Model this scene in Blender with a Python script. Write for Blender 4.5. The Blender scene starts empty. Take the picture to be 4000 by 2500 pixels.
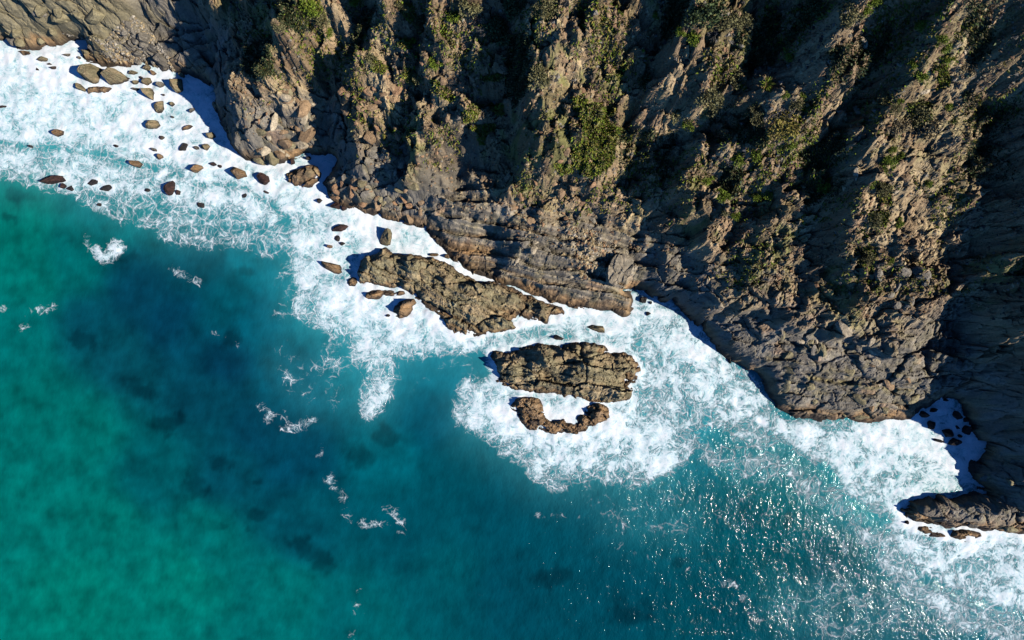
import bpy, math, random
import numpy as np
from mathutils import Vector, Matrix, Euler

# ------------------------------------------------------------------ camera, sky, sun, exposure
CAM_H = 90.0                      # metres above the sea
FPX = 4000 * CAM_H / 135.0        # focal length in photograph pixels (135 m of sea across the frame)
SUN_EL, SUN_AZ = 41.0, 105.0      # degrees; azimuth clockwise from +Y

scene = bpy.context.scene
C = scene.collection
cam_d = bpy.data.cameras.new('camera')
cam_d.sensor_width = 36.0
cam_d.lens = 36.0 * CAM_H / 135.0
cam_d.clip_end = 5000.0
cam = bpy.data.objects.new('camera', cam_d)
cam.location = (0, 0, CAM_H)
C.objects.link(cam)
scene.camera = cam

world = bpy.data.worlds.new('World')
scene.world = world
world.use_nodes = True
wn = world.node_tree.nodes
sky = wn.new('ShaderNodeTexSky')
sky.sky_type = 'NISHITA'
sky.sun_disc = False
sky.sun_elevation = math.radians(SUN_EL)
sky.sun_rotation = math.radians(SUN_AZ)
sky.air_density = 0.7
sky.dust_density = 0.1
sky.ozone_density = 5.0
tint = wn.new('ShaderNodeMix'); tint.data_type = 'RGBA'; tint.blend_type = 'MULTIPLY'   # deep clear-air blue over the whole sky
tint.inputs[0].default_value = 1.0
tint.inputs[7].default_value = (0.38, 0.85, 1.35, 1)
world.node_tree.links.new(sky.outputs[0], tint.inputs[6])
world.node_tree.links.new(tint.outputs[2], wn['Background'].inputs[0])
wn['Background'].inputs[1].default_value = 0.075

sun_d = bpy.data.lights.new('sun', 'SUN')
sun_d.energy = 5.0
sun_d.angle = math.radians(0.5)
sun_d.color = (1.0, 0.94, 0.85)
sun = bpy.data.objects.new('sun', sun_d)
_el, _az = math.radians(SUN_EL), math.radians(SUN_AZ)
SUN_DIR = Vector((math.cos(_el) * math.sin(_az), math.cos(_el) * math.cos(_az), math.sin(_el)))
sun.rotation_euler = SUN_DIR.to_track_quat('Z', 'Y').to_euler()
sun.location = SUN_DIR * 200
C.objects.link(sun)

scene.view_settings.view_transform = 'Standard'
scene.view_settings.look = 'None'
scene.view_settings.gamma = 1.0
scene.view_settings.use_curve_mapping = False
scene.view_settings.exposure = 0.12
scene.cycles.max_bounces = 5
scene.cycles.diffuse_bounces = 0
scene.cycles.glossy_bounces = 2
scene.cycles.transparent_max_bounces = 4

rs = np.random.RandomState(7)
random.seed(7)

# ------------------------------------------------------------------ helpers: measuring, noise
def w(px, py, z=0.0):
    """photograph measurement at height z -> place in metres"""
    s = (CAM_H - z) / FPX
    return ((px - 2000) * s, (1250 - py) * s)

def wpts(pts, z=0.0):
    return np.array([w(p[0], p[1], z) for p in pts])

def h01(ix, iy, seed):
    n = (ix.astype(np.int64) * 374761393 + iy.astype(np.int64) * 668265263 + seed * 974634777) & 0xFFFFFFFF
    n = ((n ^ (n >> 13)) * 1274126177) & 0xFFFFFFFF
    n = ((n ^ (n >> 16)) * 2246822519) & 0xFFFFFFFF
    n = n ^ (n >> 15)
    return (n & 0xFFFFFF).astype(np.float64) / float(0xFFFFFF)

def perlin(x, y, seed):
    ix, iy = np.floor(x), np.floor(y)
    fx, fy = x - ix, y - iy
    ux, uy = fx * fx * fx * (fx * (fx * 6 - 15) + 10), fy * fy * fy * (fy * (fy * 6 - 15) + 10)
    def g(dx, dy):
        a = h01(ix + dx, iy + dy, seed) * 2 * math.pi
        return np.cos(a) * (fx - dx) + np.sin(a) * (fy - dy)
    a = g(0, 0) * (1 - ux) + g(1, 0) * ux
    b = g(0, 1) * (1 - ux) + g(1, 1) * ux
    return (a * (1 - uy) + b * uy) * 1.5

def fbm(x, y, seed, octv=4, gain=0.5, lac=2.03):
    s, a, t = 0.0, 1.0, 0.0
    for o in range(octv):
        s = s + a * perlin(x + 17.3 * o, y - 9.1 * o, seed + o)
        t += a
        x, y, a = x * lac, y * lac, a * gain
    return s / t

def ridged(x, y, seed, octv=4, gain=0.5):
    s, a, t = 0.0, 1.0, 0.0
    for o in range(octv):
        s = s + a * (1 - np.abs(perlin(x + 13.7 * o, y + 5.9 * o, seed + o)) * 2)
        t += a
        x, y, a = x * 2.1, y * 2.1, a * gain
    return s / t

def rot(x, y, deg):
    c, s = math.cos(math.radians(deg)), math.sin(math.radians(deg))
    return x * c + y * s, -x * s + y * c

def facets(x, y, scale, seed, ang=0.0, aniso=1.0, tilt=0.9, crack=0.35, cw=0.07):
    """broken rock: every cell a tilted plane of its own with open joints between; about -0.5..0.5"""
    u, v = rot(x, y, ang)
    u, v = u / (scale * aniso), v / scale
    iu, iv = np.floor(u), np.floor(v)
    f1 = np.full(np.shape(u), 9.0); f2 = np.full(np.shape(u), 9.0)
    bu = np.zeros(np.shape(u)); bv = np.zeros(np.shape(u)); bi = np.zeros(np.shape(u)); bj = np.zeros(np.shape(u))
    for di in (-1, 0, 1):
        for dj in (-1, 0, 1):
            ci, cj = iu + di, iv + dj
            cu = ci + 0.5 + 0.8 * (h01(ci, cj, seed) - 0.5)
            cv = cj + 0.5 + 0.8 * (h01(ci, cj, seed + 1) - 0.5)
            d = np.hypot(u - cu, v - cv)
            m = d < f1
            f2 = np.where(m, f1, np.minimum(f2, d))
            f1 = np.where(m, d, f1)
            bu = np.where(m, cu, bu); bv = np.where(m, cv, bv)
            bi = np.where(m, ci, bi); bj = np.where(m, cj, bj)
    r1 = h01(bi, bj, seed + 2) - 0.5
    r2 = h01(bi, bj, seed + 3) - 0.5
    r3 = h01(bi, bj, seed + 4) - 0.5
    hh = r1 * 0.8 + tilt * (r2 * (u - bu) + r3 * (v - bv)) * 2
    return hh - crack * np.exp(-((f2 - f1) / cw) ** 2), h01(bi, bj, seed + 5)

def seg_dist(x, y, pts, closed=True):
    n = len(pts)
    best = np.full(np.shape(x), 1e9)
    for i in range(n if closed else n - 1):
        ax, ay = pts[i]; bx, by = pts[(i + 1) % n]
        dx, dy = bx - ax, by - ay
        t = np.clip(((x - ax) * dx + (y - ay) * dy) / (dx * dx + dy * dy + 1e-12), 0, 1)
        best = np.minimum(best, np.hypot(x - ax - t * dx, y - ay - t * dy))
    return best

def inside(x, y, pts):
    n = len(pts)
    r = np.zeros(np.shape(x), bool)
    for i in range(n):
        ax, ay = pts[i]; bx, by = pts[(i + 1) % n]
        if ay == by:
            continue
        r ^= ((ay > y) != (by > y)) & (x < (bx - ax) * (y - ay) / (by - ay) + ax)
    return r

def sdist(x, y, pts):
    d = seg_dist(x, y, pts)
    return np.where(inside(x, y, pts), d, -d)

def ss(a, b, x):
    t = np.clip((x - a) / (b - a), 0, 1)
    return t * t * (3 - 2 * t)

def mixc(a, b, t):
    return a + (b - a) * t[..., None]

def srgb(r, g, b):
    def f(c):
        c /= 255.0
        return c / 12.92 if c <= 0.04045 else ((c + 0.055) / 1.055) ** 2.4
    return np.array((f(r), f(g), f(b)))

# ------------------------------------------------------------------ helpers: objects and meshes
def mesh_np(name, V, F, mat=None, col=None, attrs=None, smooth=False):
    """V (n,3), F (m,k) with k = 3 or 4"""
    me = bpy.data.meshes.new(name)
    V = np.asarray(V, np.float32); F = np.asarray(F, np.int32)
    k = F.shape[1]
    me.vertices.add(len(V)); me.vertices.foreach_set('co', V.ravel())
    me.loops.add(F.size); me.loops.foreach_set('vertex_index', F.ravel())
    me.polygons.add(len(F))
    me.polygons.foreach_set('loop_start', np.arange(0, F.size, k, dtype=np.int32))
    me.polygons.foreach_set('loop_total', np.full(len(F), k, np.int32))
    me.update(calc_edges=True)
    if smooth:
        me.polygons.foreach_set('use_smooth', np.ones(len(F), bool))
    else:
        me.polygons.foreach_set('use_smooth', np.zeros(len(F), bool))
    if col is not None:
        a = me.color_attributes.new('col', 'FLOAT_COLOR', 'POINT')
        c4 = np.ones((len(V), 4), np.float32); c4[:, :3] = col
        a.data.foreach_set('color', c4.ravel())
    for key, val in (attrs or {}).items():
        a = me.attributes.new(key, 'FLOAT', 'POINT')
        a.data.foreach_set('value', np.asarray(val, np.float32))
    if mat:
        me.materials.append(mat)
    return me

def obj(name, me, parent=None, loc=None):
    o = bpy.data.objects.new(name, me)
    C.objects.link(o)
    if parent is not None:
        o.parent = parent
    if loc is not None:
        o.location = loc
    return o

def tag(o, label=None, cat=None, group=None, kind=None):
    if label: o['label'] = label
    if cat: o['category'] = cat
    if group: o['group'] = group
    if kind: o['kind'] = kind
    return o

def empty(name, loc):
    o = bpy.data.objects.new(name, None)
    o.empty_display_size = 0.2
    o.location = loc
    C.objects.link(o)
    return o

def grid_faces(keep, nx, ny, cell_keep=None):
    """quads of an ny x nx vertex grid whose four corners are all kept; returns faces and used index map"""
    i = np.arange(ny * nx).reshape(ny, nx)
    f = np.stack([i[:-1, :-1], i[:-1, 1:], i[1:, 1:], i[1:, :-1]], -1)
    k = cell_keep if cell_keep is not None else (keep[:-1, :-1] & keep[:-1, 1:] & keep[1:, 1:] & keep[1:, :-1])
    f = f[k]
    used = np.unique(f)
    remap = np.full(nx * ny, -1, np.int64); remap[used] = np.arange(len(used))
    return remap[f], used

# ------------------------------------------------------------------ materials
class NT:
    def __init__(self, name):
        self.m = bpy.data.materials.new(name)
        self.m.use_nodes = True
        self.t = self.m.node_tree
        self.b = self.t.nodes['Principled BSDF']
    def n(self, typ, **kw):
        nd = self.t.nodes.new(typ)
        for k, v in kw.items():
            if k.startswith('i_'):
                nd.inputs[int(k[2:]) if k[2:].isdigit() else k[2:].replace('_', ' ')].default_value = v
            else:
                setattr(nd, k, v)
        return nd
    def l(self, a, b):
        self.t.links.new(a, b)
    def val(self, x, sock):
        if hasattr(x, 'is_output'):
            self.l(x, sock)
        else:
            sock.default_value = x
    def math(self, op, a, b=0.0, c=0.0, clamp=False):
        nd = self.n('ShaderNodeMath', operation=op, use_clamp=clamp)
        for s, x in zip(nd.inputs, (a, b, c)):
            self.val(x, s)
        return nd.outputs[0]
    def step(self, a, b, x):
        nd = self.n('ShaderNodeMapRange', interpolation_type='SMOOTHSTEP')
        self.val(x, nd.inputs[0]); self.val(a, nd.inputs[1]); self.val(b, nd.inputs[2])
        return nd.outputs[0]
    def noise(self, vec, scale, detail=4.0, rough=0.55, out=0, dist=0.0):
        nd = self.n('ShaderNodeTexNoise')
        nd.inputs['Scale'].default_value = scale; nd.inputs['Detail'].default_value = detail
        nd.inputs['Roughness'].default_value = rough; nd.inputs['Distortion'].default_value = dist
        self.l(vec, nd.inputs['Vector'])
        return nd.outputs[out]
    def mix(self, f, a, b, typ='MIX'):
        nd = self.n('ShaderNodeMix', data_type='RGBA', blend_type=typ)
        self.val(f, nd.inputs[0]); self.val(a, nd.inputs[6]); self.val(b, nd.inputs[7])
        return nd.outputs[2]
    def attr(self, name, out='Fac'):
        return self.n('ShaderNodeAttribute', attribute_name=name).outputs[out]

def rock_material(name, bump=0.5, lo=0.55, hi=1.45, rough=0.82):
    t = NT(name)
    pos = t.n('ShaderNodeNewGeometry').outputs['Position']
    col = t.attr('col', 'Color')
    n1 = t.noise(pos, 3.2, 7.0, 0.7)
    n2 = t.noise(pos, 0.6, 4.0, 0.6)
    k = t.n('ShaderNodeMapRange'); t.l(n1, k.inputs[0])
    k.inputs[1].default_value = 0.3; k.inputs[2].default_value = 0.7
    k.inputs[3].default_value = lo; k.inputs[4].default_value = hi
    g = t.n('ShaderNodeCombineColor')
    for i in range(3): t.l(k.outputs[0], g.inputs[i])
    c = t.mix(1.0, col, g.outputs[0], 'MULTIPLY')
    lich = t.step(0.58, 0.72, n2)
    c = t.mix(t.math('MULTIPLY', lich, 0.35), c, (0.20, 0.17, 0.12, 1))
    t.l(c, t.b.inputs['Base Color'])
    t.b.inputs['Roughness'].default_value = rough
    t.b.inputs['Specular IOR Level'].default_value = 0.25
    v = t.n('ShaderNodeTexVoronoi', feature='DISTANCE_TO_EDGE'); v.inputs['Scale'].default_value = 1.7
    vs = t.n('ShaderNodeMapping'); vs.inputs['Scale'].default_value = (0.7, 1.6, 1.2)
    wv = t.n('ShaderNodeVectorMath', operation='ADD')
    nz = t.n('ShaderNodeTexNoise'); nz.inputs['Scale'].default_value = 0.9
    t.l(pos, nz.inputs['Vector'])
    t.l(pos, wv.inputs[0]); t.l(nz.outputs['Color'], wv.inputs[1])
    t.l(wv.outputs[0], vs.inputs[0]); t.l(vs.outputs[0], v.inputs['Vector'])
    crack = t.step(0.0, 0.09, v.outputs[0])
    hgt = t.math('ADD', t.math('MULTIPLY', n1, 0.7), t.math('MULTIPLY', crack, 0.18))
    hgt = t.math('ADD', hgt, t.math('MULTIPLY', t.noise(pos, 9.0, 5.0, 0.7), 0.25))
    bp = t.n('ShaderNodeBump'); bp.inputs['Strength'].default_value = bump; bp.inputs['Distance'].default_value = 0.45
    t.l(hgt, bp.inputs['Height']); t.l(bp.outputs[0], t.b.inputs['Normal'])
    return t.m

M_CLIFF = rock_material('cliff_rock', 0.45, 0.68, 1.32)
M_ROCK = rock_material('shore_rock', 0.55, 0.62, 1.38)
M_BLOCK = rock_material('block_rock', 0.6)

def leaf_material(name, transl=0.25):
    t = NT(name)
    t.l(t.attr('col', 'Color'), t.b.inputs['Base Color'])
    t.b.inputs['Roughness'].default_value = 0.6
    t.b.inputs['Specular IOR Level'].default_value = 0.25
    return t.m
M_LEAF = leaf_material('leaf')
M_TWIG = leaf_material('twig')

def sea_material():
    t = NT('sea_water')
    pos = t.n('ShaderNodeNewGeometry').outputs['Position']
    D = t.attr('foam'); A = t.attr('milk'); base = t.attr('col', 'Color')
    # warped coordinates
    nz = t.n('ShaderNodeTexNoise'); nz.inputs['Scale'].default_value = 0.33; nz.inputs['Detail'].default_value = 3.0
    t.l(pos, nz.inputs['Vector'])
    sub = t.n('ShaderNodeVectorMath', operation='SUBTRACT'); t.l(nz.outputs['Color'], sub.inputs[0]); sub.inputs[1].default_value = (0.5, 0.5, 0.5)
    sc = t.n('ShaderNodeVectorMath', operation='SCALE'); t.l(sub.outputs[0], sc.inputs[0]); sc.inputs['Scale'].default_value = 3.0
    wp = t.n('ShaderNodeVectorMath', operation='ADD'); t.l(pos, wp.inputs[0]); t.l(sc.outputs[0], wp.inputs[1])
    nz2 = t.n('ShaderNodeTexNoise'); nz2.inputs['Scale'].default_value = 1.3; nz2.inputs['Detail'].default_value = 2.0
    t.l(wp.outputs[0], nz2.inputs['Vector'])
    sub2 = t.n('ShaderNodeVectorMath', operation='SUBTRACT'); t.l(nz2.outputs['Color'], sub2.inputs[0]); sub2.inputs[1].default_value = (0.5, 0.5, 0.5)
    sc2 = t.n('ShaderNodeVectorMath', operation='SCALE'); t.l(sub2.outputs[0], sc2.inputs[0]); sc2.inputs['Scale'].default_value = 0.5
    wp2 = t.n('ShaderNodeVectorMath', operation='ADD'); t.l(wp.outputs[0], wp2.inputs[0]); t.l(sc2.outputs[0], wp2.inputs[1])
    def lace(scale, width):
        v = t.n('ShaderNodeTexVoronoi', feature='DISTANCE_TO_EDGE', voronoi_dimensions='2D'); v.inputs['Scale'].default_value = scale
        t.l(wp2.outputs[0], v.inputs['Vector'])
        return t.math('SUBTRACT', 1.0, t.step(0.0, width, v.outputs[0]))
    def edge(scale, src, rnd=1.0):
        v = t.n('ShaderNodeTexVoronoi', feature='DISTANCE_TO_EDGE', voronoi_dimensions='2D'); v.inputs['Scale'].default_value = scale
        v.inputs['Randomness'].default_value = rnd
        t.l(src, v.inputs['Vector'])
        return v.outputs[0]
    N = t.noise(wp.outputs[0], 0.45, 8.0, 0.68)
    N2 = t.noise(wp2.outputs[0], 1.1, 6.0, 0.7)
    Nb = t.noise(wp2.outputs[0], 3.0, 5.0, 0.7)
    n0 = t.math('SUBTRACT', N, 0.5); n1 = t.math('SUBTRACT', N2, 0.5); n2 = t.math('SUBTRACT', Nb, 0.5)
    E = t.math('ADD', D, t.math('ADD', t.math('MULTIPLY', n0, 1.5), t.math('MULTIPLY', n1, 0.7)))      # local amount of foam
    wdt = t.math('ADD', 0.03, t.math('MULTIPLY', t.math('MAXIMUM', E, 0.0), 0.19))
    wdt = t.math('MULTIPLY', wdt, t.math('ADD', 1.0, t.math('MULTIPLY', n2, 2.4)))
    l1 = t.math('SUBTRACT', 1.0, t.step(0.0, wdt, edge(0.66, wp2.outputs[0])))
    l2 = t.math('SUBTRACT', 1.0, t.step(0.0, t.math('MULTIPLY', wdt, 1.25), edge(1.6, wp2.outputs[0])))
    g1 = t.step(0.18, 0.50, E); g2 = t.step(0.25, 0.72, E)
    lac = t.math('MAXIMUM', t.math('MULTIPLY', l1, g1), t.math('MULTIPLY', l2, g2))
    solid = t.step(0.55, 1.22, t.math('ADD', E, t.math('MULTIPLY', n2, 0.9)))
    cover = t.math('MULTIPLY', t.step(0.34, 1.02, t.math('ADD', E, t.math('MULTIPLY', n2, 0.7))), 0.85)
    lac = t.math('MULTIPLY', lac, t.math('ADD', 0.22, t.math('MULTIPLY', t.step(0.3, 0.6, Nb), 0.55)))
    F = t.math('MAXIMUM', lac, solid)
    F = t.math('MULTIPLY', F, t.step(0.03, 0.2, D))
    cover = t.math('MULTIPLY', cover, t.step(0.05, 0.3, D))
    milky = t.math('MULTIPLY', A, t.math('ADD', 0.35, t.math('MULTIPLY', N, 0.9)), clamp=True)
    c = t.mix(milky, base, (0.07, 0.40, 0.43, 1))
    c = t.mix(cover, c, (0.42, 0.66, 0.69, 1))
    fc = t.mix(t.step(0.27, 0.50, t.math('ADD', t.math('MULTIPLY', N2, 0.6), t.math('MULTIPLY', Nb, 0.4))), (0.60, 0.75, 0.78, 1), (0.86, 0.89, 0.90, 1))
    c = t.mix(F, c, fc)
    t.l(c, t.b.inputs['Base Color'])
    t.l(t.math('ADD', 0.10, t.math('MULTIPLY', t.step(0.0, 0.35, F), 0.6)), t.b.inputs['Roughness'])
    t.b.inputs['IOR'].default_value = 1.33
    t.l(t.math('SUBTRACT', 0.5, t.math('MULTIPLY', t.step(0.0, 0.3, F), 0.42)), t.b.inputs['Specular IOR Level'])
    # chop on the surface
    mp = t.n('ShaderNodeMapping'); mp.inputs['Rotation'].default_value = (0, 0, math.radians(-60)); mp.inputs['Scale'].default_value = (1.0, 0.7, 1.0)
    t.l(pos, mp.inputs[0])
    w1 = t.noise(mp.outputs[0], 0.6, 5.0, 0.62)
    w3 = t.noise(mp.outputs[0], 2.6, 3.0, 0.6)
    hw = t.math('ADD', t.math('MULTIPLY', w1, 0.8), t.math('MULTIPLY', w3, 0.16))
    gust = t.step(0.56, 0.70, t.noise(pos, 0.16, 4.0, 0.65))
    crest = t.math('MULTIPLY', t.math('MULTIPLY', t.step(0.66, 0.77, w1), gust), t.math('MULTIPLY', t.attr('chop'), 0.6))      # few steep little crests that catch the sun
    hw = t.math('ADD', hw, crest)
    hf = t.math('ADD', t.math('MULTIPLY', Nb, 0.05), t.math('MULTIPLY', N2, 0.12))
    hh = t.n('ShaderNodeMix', data_type='FLOAT'); t.l(t.step(0.05, 0.7, t.math('MAXIMUM', F, cover)), hh.inputs[0]); t.l(hw, hh.inputs[2]); t.l(hf, hh.inputs[3])
    bp = t.n('ShaderNodeBump'); bp.inputs['Strength'].default_value = 1.0
    t.l(t.math('ADD', 0.14, t.math('MULTIPLY', t.attr('chop'), 0.20)), bp.inputs['Distance'])
    t.l(hh.outputs[0], bp.inputs['Height']); t.l(bp.outputs[0], t.b.inputs['Normal'])
    return t.m
M_SEA = sea_material()

# ------------------------------------------------------------------ the coast, measured along the waterline
COAST = [(-700, 120), (-200, 150), (0, 152), (60, 148), (66, 190), (140, 198), (200, 180), (260, 168), (320, 165), (352, 163), (360, 190),
    (318, 197), (335, 245), (420, 265), (520, 265), (560, 245), (600, 255), (640, 275), (720, 300), (770, 310), (830, 340),
    (845, 420), (865, 490), (880, 520), (907, 550), (915, 590), (955, 614), (1010, 638), (1080, 638), (1130, 625), (1160, 612), (1200, 608), (1255, 598),
    (1325, 618), (1330, 640), (1285, 650), (1290, 685), (1258, 715), (1280, 765), (1300, 790), (1375, 820), (1420, 832), (1480, 838), (1500, 850),
    (1520, 866), (1560, 868), (1580, 878), (1650, 882), (1672, 887), (1680, 910), (1700, 955), (1740, 980), (1755, 1005), (1790, 1040), (1850, 1082),
    (1930, 1096), (2000, 1116), (2080, 1150), (2125, 1166), (2170, 1176), (2230, 1195), (2320, 1212), (2380, 1215), (2420, 1240), (2460, 1247),
    (2475, 1225), (2492, 1210), (2470, 1180), (2468, 1150), (2440, 1130), (2485, 1128), (2520, 1140), (2590, 1170), (2640, 1190), (2655, 1215),
    (2700, 1250), (2745, 1288), (2752, 1320), (2830, 1385), (2860, 1420), (2905, 1432), (2965, 1480), (3000, 1545), (3020, 1580), (3040, 1602),
    (3075, 1625), (3100, 1640), (3150, 1638), (3220, 1645), (3265, 1652), (3275, 1636), (3340, 1645), (3405, 1660), (3415, 1648), (3480, 1645),
    (3565, 1637), (3590, 1615), (3640, 1580), (3685, 1548), (3735, 1552), (3745, 1575), (3765, 1582), (3765, 1610), (3795, 1650), (3800, 1690),
    (3820, 1720), (3868, 1740), (3865, 1765), (3830, 1785), (3790, 1800), (3770, 1830), (3785, 1850), (3790, 1880), (3830, 1900), (3855, 1920),
    (3800, 1932), (3700, 1945), (3650, 1938), (3580, 1952), (3545, 1965), (3500, 1980), (3510, 2000), (3545, 2025), (3570, 2040), (3600, 2033),
    (3640, 2052), (3690, 2062), (3760, 2055), (3830, 2075), (3870, 2068), (3920, 2080), (4000, 2085), (4200, 2110), (4700, 2150),
    (5200, 2150), (5200, -2500), (-700, -2500)]
COAST_W = wpts(COAST)

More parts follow.
